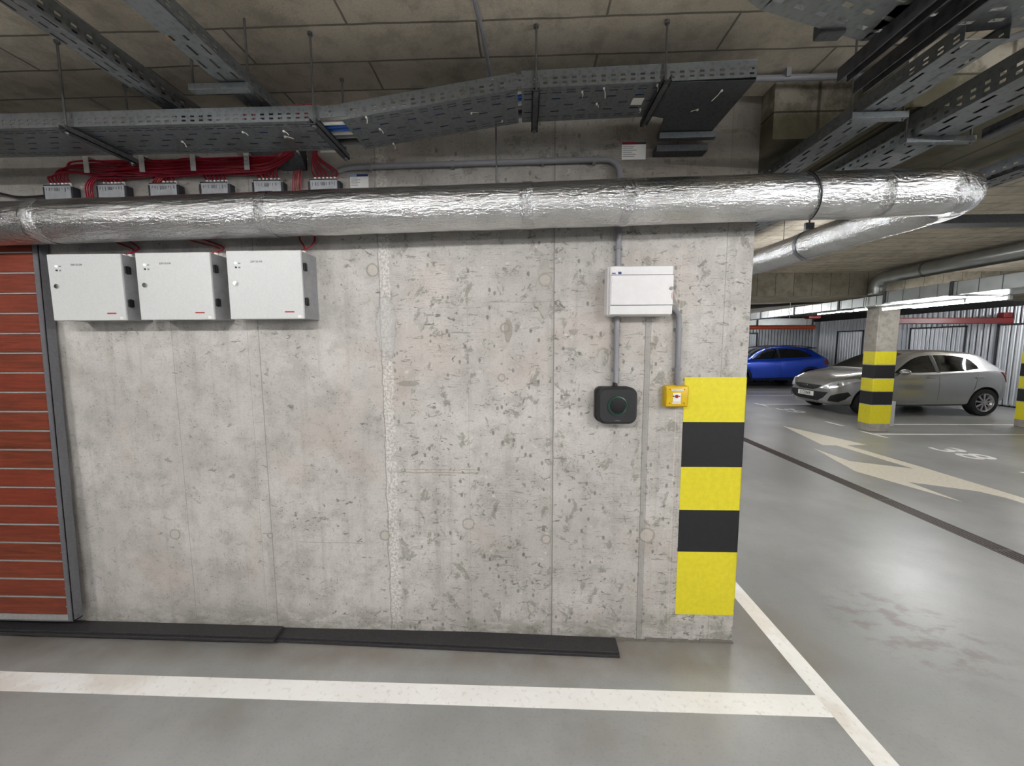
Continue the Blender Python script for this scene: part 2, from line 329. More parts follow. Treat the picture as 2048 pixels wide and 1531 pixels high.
# ------------------------------------------------------------------ mesh builder
class MB:
    def __init__(s): s.v = []; s.f = []
    def add(s, vs, fs):
        o = len(s.v); s.v += [Vector(p) for p in vs]; s.f += [tuple(i+o for i in f) for f in fs]; return s
    def box(s, x0, x1, y0, y1, z0, z1, bev=0., seg=2, mat=None):
        if bev:
            bm = bmesh.new(); bmesh.ops.create_cube(bm, size=1)
            for q in bm.verts: q.co = Vector(((x0+x1)/2+q.co.x*(x1-x0), (y0+y1)/2+q.co.y*(y1-y0), (z0+z1)/2+q.co.z*(z1-z0)))
            bmesh.ops.bevel(bm, geom=bm.edges[:], offset=bev, segments=seg, profile=.5, affect='EDGES')
            return s.bm(bm, mat)
        vs = [(x, y, z) for x in (x0, x1) for y in (y0, y1) for z in (z0, z1)]
        if mat: vs = [mat @ Vector(q) for q in vs]
        return s.add(vs, [(0, 1, 3, 2), (4, 6, 7, 5), (0, 4, 5, 1), (2, 3, 7, 6), (0, 2, 6, 4), (1, 5, 7, 3)])
    def bm(s, bm, mat=None):
        bm.verts.index_update(); vs = [(mat @ q.co) if mat else q.co.copy() for q in bm.verts]
        fs = [tuple(q.index for q in f.verts) for f in bm.faces]; bm.free(); return s.add(vs, fs)
    def rbox(s, cx, cz, w, h, r, y0, y1, seg=6, taper=0.):
        """rounded rectangle in XZ extruded along Y"""
        pts = []
        for (sx, sz, a0) in ((1, 1, 0), (-1, 1, PI/2), (-1, -1, PI), (1, -1, 1.5*PI)):
            for k in range(seg+1):
                a = a0+PI/2*k/seg; pts.append((cx+sx*(w/2-r)+r*math.cos(a), cz+sz*(h/2-r)+r*math.sin(a)))
        n = len(pts); e = taper or min(.004, abs(y1-y0)/3)
        def ring(y, sc): return [(cx+(p[0]-cx)*sc, y, cz+(p[1]-cz)*sc) for p in pts]
        k = 1-2*e/max(w, h)
        vs = ring(y1, 1)+ring(y0+e, 1)+ring(y0, k); fs = []
        for j in range(2):
            for i in range(n): fs.append((j*n+i, j*n+(i+1) % n, (j+1)*n+(i+1) % n, (j+1)*n+i))
        fs.append(tuple(range(2*n, 3*n))); fs.append(tuple(reversed(range(n)))); return s.add(vs, fs)
    def cyl(s, a, b, r, r2=None, n=16, caps=True):
        a, b = Vector(a), Vector(b); r2 = r if r2 is None else r2
        d = (b-a).normalized(); u = d.orthogonal().normalized(); w = d.cross(u)
        vs = []
        for (c, rr) in ((a, r), (b, r2)):
            for i in range(n):
                t = 2*PI*i/n; vs.append(c+(u*math.cos(t)+w*math.sin(t))*rr)
        fs = [(i, (i+1) % n, n+(i+1) % n, n+i) for i in range(n)]
        if caps: fs += [tuple(reversed(range(n))), tuple(range(n, 2*n))]
        return s.add(vs, fs)
    def tube(s, pts, r, n=10, caps=True):
        pts = [Vector(p) for p in pts]; m = len(pts); vs = []
        u = None
        for i, p in enumerate(pts):
            d = (pts[min(i+1, m-1)]-pts[max(i-1, 0)]).normalized()
            if u is None: u = d.orthogonal().normalized()
            u = (u-d*u.dot(d)).normalized(); w = d.cross(u)
            rr = r[i] if isinstance(r, (list, tuple)) else r
            for k in range(n):
                t = 2*PI*k/n; vs.append(p+(u*math.cos(t)+w*math.sin(t))*rr)
        fs = [(j*n+i, j*n+(i+1) % n, (j+1)*n+(i+1) % n, (j+1)*n+i) for j in range(m-1) for i in range(n)]
        if caps: fs += [tuple(reversed(range(n))), tuple(range((m-1)*n, m*n))]
        return s.add(vs, fs)
    def poly(s, pts, z0, z1):
        n = len(pts); vs = [(p[0], p[1], z0) for p in pts]+[(p[0], p[1], z1) for p in pts]
        return s.add(vs, [tuple(reversed(range(n))), tuple(range(n, 2*n))]+[(i, (i+1) % n, n+(i+1) % n, n+i) for i in range(n)])
    def lathe(s, prof, c, axis='Y', n=32):
        """profile of (radius, offset)"""
        c = Vector(c); vs = []; m = len(prof)
        for (r, o) in prof:
            for i in range(n):
                t = 2*PI*i/n; a, b = r*math.cos(t), r*math.sin(t)
                vs.append(c+(Vector((a, o, b)) if axis == 'Y' else Vector((a, b, o)) if axis == 'Z' else Vector((o, a, b))))
        return s.add(vs, [(j*n+i, j*n+(i+1) % n, (j+1)*n+(i+1) % n, (j+1)*n+i) for j in range(m-1) for i in range(n)])
    def text(s, txt, size, mat, ex=.0004, align='CENTER', bold=0.):
        cu = bpy.data.curves.new('t', 'FONT'); cu.body = txt; cu.size = size; cu.extrude = ex; cu.align_x = align; cu.resolution_u = 3; cu.offset = bold
        o = bpy.data.objects.new('t', cu); col.objects.link(o)
        dg = bpy.context.evaluated_depsgraph_get(); me = bpy.data.meshes.new_from_object(o.evaluated_get(dg))
        vs = [mat @ q.co for q in me.vertices]; fs = [tuple(p.vertices) for p in me.polygons]
        bpy.data.objects.remove(o); bpy.data.curves.remove(cu); bpy.data.meshes.remove(me)
        return s.add(vs, fs)
    def move(s, mat): s.v = [mat @ q for q in s.v]; return s
def rootloc(p):
    while p.parent: p = p.parent
    return p.location
def obj(name, mb, mat, parent=None, smooth=False, weld=False, fixn=True):
    if parent is None:
        xs = [q.x for q in mb.v]; ys = [q.y for q in mb.v]; zs = [q.z for q in mb.v]
        loc = Vector(((min(xs)+max(xs))/2, (min(ys)+max(ys))/2, min(zs)))
    else: loc = Vector(rootloc(parent))
    me = bpy.data.meshes.new(name); me.from_pydata([q-loc for q in mb.v], [], mb.f)
    if fixn:
        bm = bmesh.new(); bm.from_mesh(me)
        if weld: bmesh.ops.remove_doubles(bm, verts=bm.verts, dist=1e-5)
        bmesh.ops.recalc_face_normals(bm, faces=bm.faces); bm.to_mesh(me); bm.free()
    me.materials.append(M[mat] if isinstance(mat, str) else mat)
    if smooth:
        me.polygons.foreach_set('use_smooth', [True]*len(me.polygons))
        if smooth != 'all':
            try: me.set_sharp_from_angle(angle=math.radians(38))
            except Exception: pass
    o = bpy.data.objects.new(name, me); col.objects.link(o)
    if parent is None: o.location = loc
    else: o.parent = parent
    return o
def flat_origin(o):
    """keep world coordinates as object coordinates (for materials laid out on the building)"""
    l = o.location.copy(); o.data.transform(Matrix.Translation(l)); o.location = (0, 0, 0); return o
def tag(o, label=None, cat=None, group=None, kind=None):
    if label: o['label'] = label
    if cat: o['category'] = cat
    if group: o['group'] = group
    if kind: o['kind'] = kind
    return o
def thing(name, label, cat, loc, group=None):
    o = bpy.data.objects.new(name, None); col.objects.link(o); o.location = loc; o.empty_display_size = .1
    return tag(o, label, cat, group)
def struct(name, mb, mat):
    return tag(flat_origin(obj(name, mb, mat)), kind='structure')
def arc(c, r, a0, a1, n, fn):
    return [fn(c[0]+r*math.cos(a0+(a1-a0)*i/n), c[1]+r*math.sin(a0+(a1-a0)*i/n)) for i in range(n+1)]
# ------------------------------------------------------------------ camera
F_PX = 769.; yaw, pit, rol = math.radians(2.01), math.radians(5.6), math.radians(.2)
fw = Vector((-math.sin(yaw)*math.cos(pit), math.cos(yaw)*math.cos(pit), -math.sin(pit)))
r0 = Vector((math.cos(yaw), math.sin(yaw), 0)); u0 = r0.cross(fw)
Rv = r0*math.cos(rol)-u0*math.sin(rol); Uv = u0*math.cos(rol)+r0*math.sin(rol)
cd = bpy.data.cameras.new('camera'); cam = bpy.data.objects.new('camera', cd); col.objects.link(cam)
cam.matrix_world = Matrix.Translation((0, 0, 1.62)) @ Matrix((Rv, Uv, -fw)).transposed().to_4x4()
cd.sensor_width = 36; cd.lens = 36*F_PX/2048; cd.clip_start = .02; cd.clip_end = 100
scene.camera = cam
scene.view_settings.view_transform = 'Standard'; scene.view_settings.look = 'None'
scene.view_settings.gamma = 1; scene.view_settings.use_curve_mapping = False; scene.view_settings.exposure = 0.45
wd = bpy.data.worlds.new('world'); scene.world = wd; wd.use_nodes = True
wd.node_tree.nodes['Background'].inputs[0].default_value = (.47, .5, .54, 1); wd.node_tree.nodes['Background'].inputs[1].default_value = .42
scene.cycles.max_bounces = 5; scene.cycles.diffuse_bounces = 4; scene.cycles.glossy_bounces = 3; scene.cycles.use_adaptive_sampling = True; scene.cycles.adaptive_threshold = .1; scene.cycles.adaptive_min_samples = 16; scene.cycles.caustics_reflective = False; scene.cycles.caustics_refractive = False

# ------------------------------------------------------------------ setting
XL, XR, YB, YF, ZC = -7., 12.42, -5., 17.2, 2.8
struct('floor', MB().box(XL-.2, XR+.6, YB-.2, YF+.3, -.2, 0), 'floor')
struct('ceiling', MB().box(XL-.2, XR+.6, YB-.2, YF+.3, ZC, ZC+.25), 'ceiling')
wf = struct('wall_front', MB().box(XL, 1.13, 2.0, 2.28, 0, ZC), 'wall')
for i, (z0, z1, m) in enumerate(((1.22, 1.453, 'yellow_paint'), (.981, 1.22, 'black_paint'), (.747, .981, 'yellow_paint'), (.514, .747, 'black_paint'), (.155, .514, 'yellow_paint'))):
    b = MB().box(.818, 1.132, 1.9985, 2.0, z0, z1).box(1.13, 1.1315, 1.9985, 2.281, z0, z1)
    tag(obj('painted_stripe', b, m, wf), 'yellow painted stripe' if 'y' in m[:1] else 'black painted stripe')
struct('wall_left', MB().box(XL-.2, XL, YB, YF, 0, ZC), 'dark_wall')
struct('wall_right', MB().box(XR+.04, XR+.24, YB, YF, 0, ZC), 'shaded_wall')
struct('wall_far', MB().box(XL-.2, XR+.6, YF+.04, YF+.24, 0, ZC), 'shaded_wall')
# downstand slab over the wall end, its near faces stained green
struct('trim_1', MB().box(1.132, 1.5, 1.905, 2.75, 2.555, ZC).box(1.5, 2.5, 1.68, 2.75, 2.555, ZC), 'mossy')
# cross beam carried by the pillars
struct('trim_2', MB().box(2.9, XR, 6.73, 7.8, 2.43, ZC), 'beam')
# small raised grout lip where wall meets floor
lip = MB(); n = 60
for i in range(n):
    x0 = -2.4+i*(3.53/n); h = .006+.012*mnoise.noise(Vector((i*.6, 0, 0)))
    lip.box(x0, x0+3.53/n, 1.985-.012*mnoise.noise(Vector((0, i*.5, 1))), 2.0, 0, max(.004, h+.004))
struct('baseboard_front', lip, 'gravel_lip')

# corrugated partitions
def corrug(mb, p0, p1, z0, z1, pitch=.15, dep=.05):
    p0, p1 = Vector((*p0, 0)), Vector((*p1, 0)); d = (p1-p0); L = d.length; d.normalize(); nrm = Vector((-d.y, d.x, 0))
    t = 0
    prof = ((0, .3), (.14, 1), (.34, 1), (.40, .75), (.46, 1), (.66, 1), (.8, .3))
    while t+pitch*.8 < L:
        pts = [p0+d*(t+a*pitch)+nrm*(b*dep) for (a, b) in prof]; m = len(pts); th = nrm*-.005
        vs = [(p.x, p.y, z0) for p in pts]+[(p.x, p.y, z1) for p in pts]+[(p.x+th.x, p.y+th.y, z0) for p in pts]+[(p.x+th.x, p.y+th.y, z1) for p in pts]
        fs = []
        for i in range(m-1): fs += [(i, i+1, m+i+1, m+i), (2*m+i, 3*m+i, 3*m+i+1, 2*m+i+1), (m+i, m+i+1, 3*m+i+1, 3*m+i), (i, 2*m+i, 2*m+i+1, i+1)]
        fs += [(0, m, 3*m, 2*m), (m-1, 3*m-1, 4*m-1, 2*m-1)]
        mb.add(vs, fs); t += pitch
    return mb
zt = 2.56
tag(obj('storage_partition', corrug(MB(), (XR, -4.8), (XR, 16.9), 0.03, zt), 'corrugated'), 'corrugated metal storage partition running behind the silver hatchback', 'partition')
tag(obj('storage_partition', corrug(MB(), (XR-.1, 16.95), (3., 16.95), 0.03, zt, .13), 'corrugated'), 'corrugated metal partition across the far end, behind the blue car', 'partition')
tag(obj('corner_post', MB().box(XR-.16, XR+.03, 16.8, 17.1, 0, zt), 'corrugated'), 'grey metal post in the far corner of the storage partitions', 'post')
def storage_door(y0, y1, label, x=XR-.05, flat=False):
    t = thing('storage_door', label, 'door', (x, (y0+y1)/2, 0), 'storage unit doors')
    b = MB()
    if flat: b.box(x-.02, x+.01, y0, y1, .03, 2.1)
    else: corrug(b, (x, y0+.03), (x, y1-.03), .06, 2.08, .12, .02)
    obj('door_leaf', b, 'corrugated' if not flat else 'grey_side', t)
    fr = MB().box(x-.03, x+.03, y0, y0+.035, .03, 2.13).box(x-.03, x+.03, y1-.035, y1, .03, 2.13).box(x-.03, x+.03, y0, y1, 2.09, 2.13)
    tag(obj('door_frame', fr, 'galv_dark', t), 'dark steel door frame')
    lk = MB().box(x-.06, x-.02, y0+.06, y0+.13, 1.0, 1.1).cyl((x-.1, y0+.09, 1.06), (x-.06, y0+.09, 1.06), .01)
    obj('lock_plate', lk, 'black_plastic', t)
storage_door(9.7, 10.6, 'storage door at the right edge, beside the second striped pillar')
storage_door(11.3, 12.9, 'storage door above the rear window of the silver hatchback')
storage_door(14.6, 15.8, 'storage door between the blue car and the striped pillar')
t = thing('storage_door', 'storage door far left, above the roof of the blue car', 'door', (9.4, 16.9, 0), 'storage unit doors')
obj('door_leaf', corrug(MB(), (9.85, 16.89), (8.95, 16.89), .06, 2.05, .09, .02), 'corrugated', t)
obj('door_frame', MB().box(8.9, 8.95, 16.84, 16.9, .03, 2.12).box(9.85, 9.9, 16.84, 16.9, .03, 2.12).box(8.9, 9.9, 16.84, 16.9, 2.07, 2.12), 'galv_dark', t)

# pillars
def pillar(x0, x1, y0, y1, label):
    t = thing('concrete_pillar', label, 'pillar', ((x0+x1)/2, (y0+y1)/2, 0), 'striped concrete pillars')
    obj('shaft', MB().box(x0, x1, y0, y1, 0, 2.43, .012), 'pillar', t)
    for (z0, z1, m) in ((1.24, 1.49, 0), (.99, 1.24, 1), (.75, .99, 0), (.5, .75, 1), (.14, .5, 0)):
        b = MB().box(x0-.002, x1+.002, y0-.002, y1+.002, z0, z1, .012)
        tag(obj('painted_stripe', b, 'black_paint' if m else 'yellow_paint', t), 'black painted stripe' if m else 'yellow painted stripe')
pillar(6.37, 6.74, 7.24, 7.5, 'yellow and black striped concrete pillar in front of the silver hatchback')
pillar(9.62, 9.99, 7.55, 7.81, 'yellow and black striped pillar cut by the right edge of the photo')

# ------------------------------------------------------------------ floor markings
def mark(name, pts, mat, label, cat, group=None, h=.0015):
    return tag(obj(name, MB().poly(pts, 0, h), mat), label, cat, group)
def rect(x0, x1, y0, y1): return [(x0, y0), (x1, y0), (x1, y1), (x0, y1)]
mark('floor_line', [(-6, 1.70+.12), (-6, 1.60+.12), (-2.5, 1.585), (1.345, 1.575), (1.345, 1.681), (-2.6, 1.69)], 'line', 'long white stall line on the floor in front of the concrete wall', 'floor line')
mark('floor_line', rect(1.3455, 1.443, -4, 6.4), 'line', 'white floor line passing the free end of the concrete wall', 'floor line')
for (x0, x1, y0, y1, lb) in (
    (6.3, 10.8, 7.02, 7.09, 'white stall line running past the foot of the striped pillar to the right'),
    (6.24, 6.31, 6.78, 7.3, 'short white cross mark at the foot of the striped pillar'),
    (6.8, 11.6, 7.9, 7.97, 'white stall line on the near side of the silver hatchback'),
    (6.28, 6.35, 7.75, 8.2, 'short white cross mark left of the striped pillar'),
    (6.4, 7.9, 10.55, 10.62, 'white stall line ending at the nose of the silver hatchback'),
    (6.33, 6.4, 10.2, 10.8, 'short white cross mark before the nose of the silver hatchback'),
    (6.4, 11.8, 13.3, 13.38, 'white stall line along the near side of the blue car'),
    (6.4, 11.8, 12.4, 12.46, 'thin white stall line between the silver hatchback and the blue car'),
    (6.4, 11.8, 16.4, 16.48, 'white stall line seen under the blue car'),
    (6.25, 11.6, 4.86, 4.96, 'white stall line cut by the right edge, below the number 38')):
    mark('floor_line', rect(x0, x1, y0, y1), 'line', lb, 'floor line')
mark('floor_arrow', [(5.14, 7.75), (4.79, 6.24), (5.0, 6.235), (5.06, 5.06), (4.51, 5.38), (4.505, 6.05), (4.22, 4.94), (4.495, 3.98), (4.51, 4.56), (4.99, 4.28), (5.07, 4.1), (5.1, 2.0), (5.27, 2.0), (5.235, 5.15), (5.17, 6.245), (5.51, 6.28)], 'arrow', 'large cream arrow painted in the lane, pointing ahead and to the left', 'floor arrow')
def digits(txt, x, y, size, label):
    m = Matrix.Translation((x, y, .0008)) @ Matrix.Rotation(-PI/2, 4, 'Z') @ Matrix.Diagonal((1.25, 1, 1, 1))
    return tag(obj('stall_number', MB().text(txt, size, m, .0007, bold=.005), 'line'), label, 'painted number')
digits('38', 6.31, 5.83, .56, 'white number 38 painted on the floor of an empty stall')
digits('39', 6.35, 9.6, .56, 'faint white stall number in front of the silver hatchback')
# drain
t = thing('drain_channel', 'long slotted drain channel crossing the grey lane', 'drain', (3.755, 4, 0))
obj('channel', MB().box(3.69, 3.82, -4, 13, -.03, .0006), 'drain_dark', t)
b = MB()
for xx in (3.677, 3.7105, 3.7435, 3.7765, 3.81): b.box(xx, xx+.021, -4, 13, -.01, .0025)
k = -4
while k < 13: b.box(3.677, 3.831, k, k+.03, -.01, .0024); k += 1.0
obj('grating', b, 'drain_iron', t)

# ------------------------------------------------------------------ black boards
def board(x0, x1, ya, yb, z0, h, w, label):
    m = Matrix.Translation((x1, ya, 0)) @ Matrix.Rotation(math.atan2(yb-ya, x0-x1)-PI, 4, 'Z')
    L = x1-x0; t = thing('board', label, 'board', (((x0+x1)/2), ya+.05, z0))
    b = MB().box(-L, 0, 0, w, z0, z0+h*.62, .002); b.box(-L, 0, .012, w-.004, z0+h*.62, z0+h, .002)
    b.move(m); obj('plank', b, 'black_board', t)
board(-3.4, .49, 1.866, 1.972, 0, .024, .118, 'lower black plank lying on the floor along the wall foot')
board(-4.2, -1.365, 1.885, 1.905, .024, .024, .1, 'shorter black plank resting on the lower one, left of it')

# ------------------------------------------------------------------ slatted panel
t = thing('slatted_panel', 'red-brown wooden slat panel in a grey steel frame left of the white boxes', 'panel', (-3.3, 1.94, .1))
tilt = Matrix.Translation((0, 1.99, 2.12)) @ Matrix.Rotation(-math.radians(1.15), 4, 'X') @ Matrix.Translation((0, -1.99, -2.12))
Z0, Z1, X0, X1 = .105, 2.21, -4.4, -2.5
fr = MB().box(X1-.006, X1, 1.944, 1.99, Z0, Z1).box(X1-.03, X1, 1.944, 1.948, Z0, Z1).box(X0, X1, 1.944, 1.99, Z0, Z0+.006).box(X0, X0+.03, 1.944, 1.99, Z0, Z1).box(X0, X1, 1.944, 1.99, Z1-.03, Z1)
obj('frame', fr.move(tilt), 'frame_grey', t)
tag(obj('bottom_rail', MB().box(X0, X1-.006, 1.946, 1.952, Z0+.006, Z0+.036).move(tilt), 'rail_light', t), 'pale steel bottom rail')
sl = MB(); rd = MB(); k = 0; z = .142
while z < Z1-.05:
    sl.box(X0+.03, X1-.03, 1.952, 1.975, z, z+.094, .003); rd.box(X0+.03, X1-.03, 1.950, 1.972, z+.095, z+.1025); z += .1035
obj('slats', sl.move(tilt), 'wood', t); tag(obj('spacer_rods', rd.move(tilt), 'rail_light', t), 'pale steel rods between the slats')
z = .19
while z < Z1: obj('screw', MB().cyl((X1-.036, 1.951, z), (X1-.036, 1.947, z), .004, n=8).move(tilt), 'chrome', t); z += .1035

# ------------------------------------------------------------------ power supply boxes
def psu(x0, x1, z0, z1, label):
    yf = 1.86; t = thing('power_supply_box', label, 'box', ((x0+x1)/2, 1.93, z0), 'white steel power supply boxes on the wall')
    tag(obj('housing', MB().box(x0+.002, x1-.001, yf+.012, 2.0, z0+.002, z1-.002, .002), 'grey_side', t), 'grey painted steel housing')
    d = obj('door', MB().box(x0, x1, yf, yf+.012, z0, z1, .003), 'white_powder', t)
    lx = x0+.045
    def disc(xx, zz, r, m, nm, lb, dep=.004):
        return tag(obj(nm, MB().cyl((xx, yf, zz), (xx, yf-dep, zz), r, r*.85, 16), m, d), lb)
    disc(lx, z1-.058, .0045, 'led_green', 'indicator_light', 'lit green indicator')
    disc(lx+.001, z1-.078, .0045, 'black_plastic', 'indicator_light', 'unlit dark indicator')
    k = obj('lock', MB().cyl((lx-.006, yf, z1-.155), (lx-.006, yf-.006, z1-.155), .011, n=20).cyl((lx-.006, yf-.006, z1-.155), (lx-.006, yf-.009, z1-.155), .007, n=16), 'chrome', d, True)
    mt = Matrix.Translation((x0+.148, yf-.0003, z1-.056)) @ Matrix.Rotation(PI/2, 4, 'X')
    obj('lettering', MB().text('ZSP135-DR', .0125, mt, .0003), 'ink', d)
    obj('icons', MB().box(lx+.012, lx+.024, yf-.0006, yf, z1-.061, z1-.056).box(lx+.012, lx+.022, yf-.0006, yf, z1-.082, z1-.075), 'grey_ink', d)
    obj('logo', MB().rbox(x1-.07, z0+.034, .048, .0065, .003, yf-.0006, yf), 'red_ink', d)
    s = MB().box(x1-.03, x1-.013, yf-.0006, yf, z0+.004, z0+.018); obj('sticker', s, 'white_label', d)
    for zz in (z1-.075, z0+.085):
        obj('hinge', MB().box(x1-.001, x1+.006, yf+.016, yf+.044, zz-.018, zz+.018, .002).box(x1-.001, x1+.009, yf+.026, yf+.03, zz-.02, zz+.02), 'black_plastic', t)
    for xx in (x1-.03, x1-.06):
        obj('cable_gland', MB().cyl((xx, 1.94, z1-.004), (xx, 1.94, z1+.014), .011, .009, 12), 'white_label', t, True)
    return t
psu(-2.352, -1.978, 1.75, 2.072, 'white power supply box nearest the red-brown slat panel')
psu(-1.902, -1.528, 1.751, 2.074, 'white power supply box in the middle of the three')
psu(-1.446, -1.078, 1.752, 2.078, 'white power supply box rightmost of the three, facing open wall')

# ------------------------------------------------------------------ distribution box
t = thing('distribution_box', 'white plastic distribution box above the black wall charger', 'box', (.556, 1.95, 1.762))
b = MB().rbox(.556, 1.881, .312, .238, .012, 1.93, 2.0); obj('back_box', b, 'white_plastic', t, True)
b = MB().rbox(.5565, 1.880, .300, .231, .008, 1.9, 1.93); cv = obj('cover', b, 'white_plastic', t, True)
dr = obj('door', MB().box(.412, .706, 1.8965, 1.902, 1.811, 1.951, .0015), 'white_plastic', t)
obj('groove', MB().box(.409, .7085, 1.8985, 1.901, 1.9515, 1.9535).box(.409, .7085, 1.8985, 1.901, 1.8085, 1.8105), 'ink', cv)
for zz in (1.93, 1.836): obj('hinge', MB().box(.409, .418, 1.894, 1.9, zz-.009, zz+.009, .001), 'white_plastic', dr)
lk = obj('lock', MB().cyl((.697, 1.8965, 1.888), (.697, 1.892, 1.888), .0085, n=20), 'steel_rod', dr, True)
obj('keyhole', MB().box(.6945, .6995, 1.8915, 1.8925, 1.8865, 1.8895), 'ink', lk)
obj('scratches', MB().box(.699, .7005, 1.8962, 1.8966, 1.84, 1.868).box(.703, .7042, 1.8962, 1.8966, 1.835, 1.872), 'red_ink', dr)
obj('logo', MB().box(.4145, .432, 1.8994, 1.9, 1.959, 1.9635).box(.444, .4595, 1.8994, 1.9, 1.957, 1.968).box(.4145, .436, 1.8994, 1.9, 1.9555, 1.9568), 'blue_ink', cv)

# ------------------------------------------------------------------ wall charger
t = thing('wall_charger', 'black rounded square wall charger with a round centre', 'charger', (.46, 1.96, 1.222))
obj('back_shell', MB().rbox(.452, 1.318, .192, .180, .03, 1.96, 2.0), 'black_plastic', t, True)
fs_ = MB().rbox(.461, 1.316, .197, .186, .042, 1.919, 1.962, seg=10, taper=.012); sh = obj('front_shell', fs_, 'charger_body', t, True)
obj('light_ring', MB().lathe([(.0395, 1.9195), (.0405, 1.9155), (.043, 1.914), (.050, 1.9155), (.052, 1.919)], (.461, 0, 1.316), 'Y', 48), 'charger_ring', t, True)
obj('recess', MB().cyl((.461, 1.9195, 1.316), (.461, 1.9165, 1.316), .041, n=48), 'black_plastic', t)
obj('centre_cap', MB().lathe([(.036, 1.9165), (.0357, 1.913), (.033, 1.911), (.0, 1.9105)], (.461, 0, 1.316), 'Y', 48), 'charger_centre', t, True)
obj('lettering', MB().text('wallbox', .0095, Matrix.Translation((.461, 1.9188, 1.2395)) @ Matrix.Rotation(PI/2, 4, 'X'), .0003), 'grey_ink', t)
obj('cable_gland', MB().cyl((.455, 1.965, 1.405), (.455, 1.965, 1.425), .0115, n=16).cyl((.455, 1.965, 1.405), (.455, 1.965, 1.414), .016, n=6), 'black_plastic', t)

# ------------------------------------------------------------------ emergency button
t = thing('emergency_button', 'yellow emergency button box with a red centre beside the painted stripes', 'button box', (.765, 1.96, 1.306))
obj('back_box', MB().rbox(.768, 1.359, .120, .110, .01, 1.965, 2.0), 'yellow_plastic', t, True)
fc = obj('front_plate', MB().rbox(.765, 1.361, .110, .104, .008, 1.95, 1.966), 'yellow_plastic', t, True)
obj('insert', MB().box(.7435, .782, 1.948, 1.951, 1.334, 1.379), 'white_label', t)
obj('button', MB().lathe([(.0085, 1.948), (.0085, 1.9435), (.0065, 1.942), (0, 1.9418)], (.761, 0, 1.3615), 'Y', 24), 'red_button', t, True)
b = MB()
for s_ in (-1, 1):
    x_ = .761+s_*.0145; b.add([(x_-.005, 1.9475, 1.3615), (x_, 1.9475, 1.3585), (x_+.005, 1.9475, 1.3615), (x_, 1.9475, 1.3645), (x_-.005, 1.948, 1.3615), (x_, 1.948, 1.3585), (x_+.005, 1.948, 1.3615), (x_, 1.948, 1.3645)], [(0, 1, 2, 3), (7, 6, 5, 4), (0, 4, 5, 1), (1, 5, 6, 2), (2, 6, 7, 3), (3, 7, 4, 0)])
obj('arrows', b, 'ink', t)
l1 = obj('name_strip', MB().box(.7355, .7945, 1.949, 1.9502, 1.389, 1.3985), 'white_label', t)
obj('lettering', MB().text('WYŁ. ŁADOWARKI EV', .0053, Matrix.Translation((.765, 1.9487, 1.3915)) @ Matrix.Rotation(PI/2, 4, 'X'), .0002), 'ink', l1)
l2 = obj('name_strip', MB().box(.7405, .783, 1.949, 1.9502, 1.3235, 1.3315), 'white_label', t)
obj('arrow_mark', MB().box(.743, .7455, 1.9485, 1.949, 1.326, 1.329).box(.748, .777, 1.9487, 1.949, 1.327, 1.3278), 'grey_ink', l2)
for (xx, zz) in ((.7275, 1.396), (.8, 1.396), (.7275, 1.326), (.8, 1.326)):
    obj('screw', MB().cyl((xx, 1.9505, zz), (xx, 1.949, zz), .0028, n=10), 'ink', t)

# ------------------------------------------------------------------ conduits
def conduit(pts, r, label, clips, cat='conduit'):
    p0 = Vector(pts[0]); t = thing('conduit', label, cat, tuple(min((Vector(p) for p in pts), key=lambda q: q.z)))
    obj('pipe', MB().tube(pts, r, 14), 'conduit_grey', t, True)
    for (c, ax) in clips:
        c = Vector(c); b = MB()
        e = Vector((0, 0, .008)) if ax == 'z' else Vector((.008, 0, 0))
        b.cyl(c-e, c+e, r+.0035, n=16); d = Vector((r+.006, 0, 0)) if ax == 'z' else Vector((0, 0, r+.006))
        lo, hi = c-e-d, c+e+d
        b.box(min(lo.x, hi.x), max(lo.x, hi.x), c.y+.002, 2.0, min(lo.z, hi.z), max(lo.z, hi.z))
        obj('clip', b, 'conduit_grey', t)
yc = 1.98; rr = .0135
tp = [(-.93, yc, 2.487), (-.90, yc, 2.497), (-.86, yc, 2.503), (-.6, yc, 2.507), (.36, yc, 2.517)]
tp += [(.385+.075*math.sin(a), yc, 2.442+.075*math.cos(a)) for a in [PI/2*k/8 for k in range(1, 9)]]+[(.4605, yc, 2.3), (.4605, yc, 1.998)]
conduit(tp, rr, 'grey conduit running above the silver duct, bending down to the white distribution box', [((-.77, yc, 2.505), 'x'), ((-.36, yc, 2.5095), 'x'), ((.085, yc, 2.5145), 'x'), ((.335, yc, 2.5165), 'x'), ((.4605, yc, 2.1), 'z')])
conduit([(.461, yc, 1.768), (.4615, yc, 1.6), (.4625, 1.972, 1.44), (.456, 1.966, 1.425)], rr, 'short grey conduit between the distribution box and the black charger', [((.461, yc, 1.69), 'z'), ((.4625, 1.978, 1.493), 'z')])
cp = [(.70, yc, 1.8)]+[(.72+.05*math.sin(a), yc, 1.75+.05*math.cos(a)) for a in [PI/2*k/8 for k in range(0, 9)]]+[(.772, yc, 1.6), (.775, yc, 1.412)]
conduit(cp, rr, 'grey conduit leading down to the yellow emergency button', [((.771, yc, 1.695), 'z'), ((.774, yc, 1.495), 'z')])
conduit([(1.0, 1.6, 2.76), (1.0, 1.66, 2.765)], .001, 'x', []) if False else None
tp = [(.84, 1.83, 2.77), (1.2, 1.83, 2.77), (1.58, 1.83, 2.77)]+[(1.58+.06*math.sin(a), 1.83-.06*(1-math.cos(a)), 2.77) for a in [PI/3*k/6 for k in range(1, 7)]]+[(1.86, 1.62, 2.77), (2.2, 1.35, 2.77)]
t = thing('conduit', 'pale grey conduit under the ceiling right of the cable tray, bending towards the viewer', 'conduit', (1.2, 1.8, 2.77))
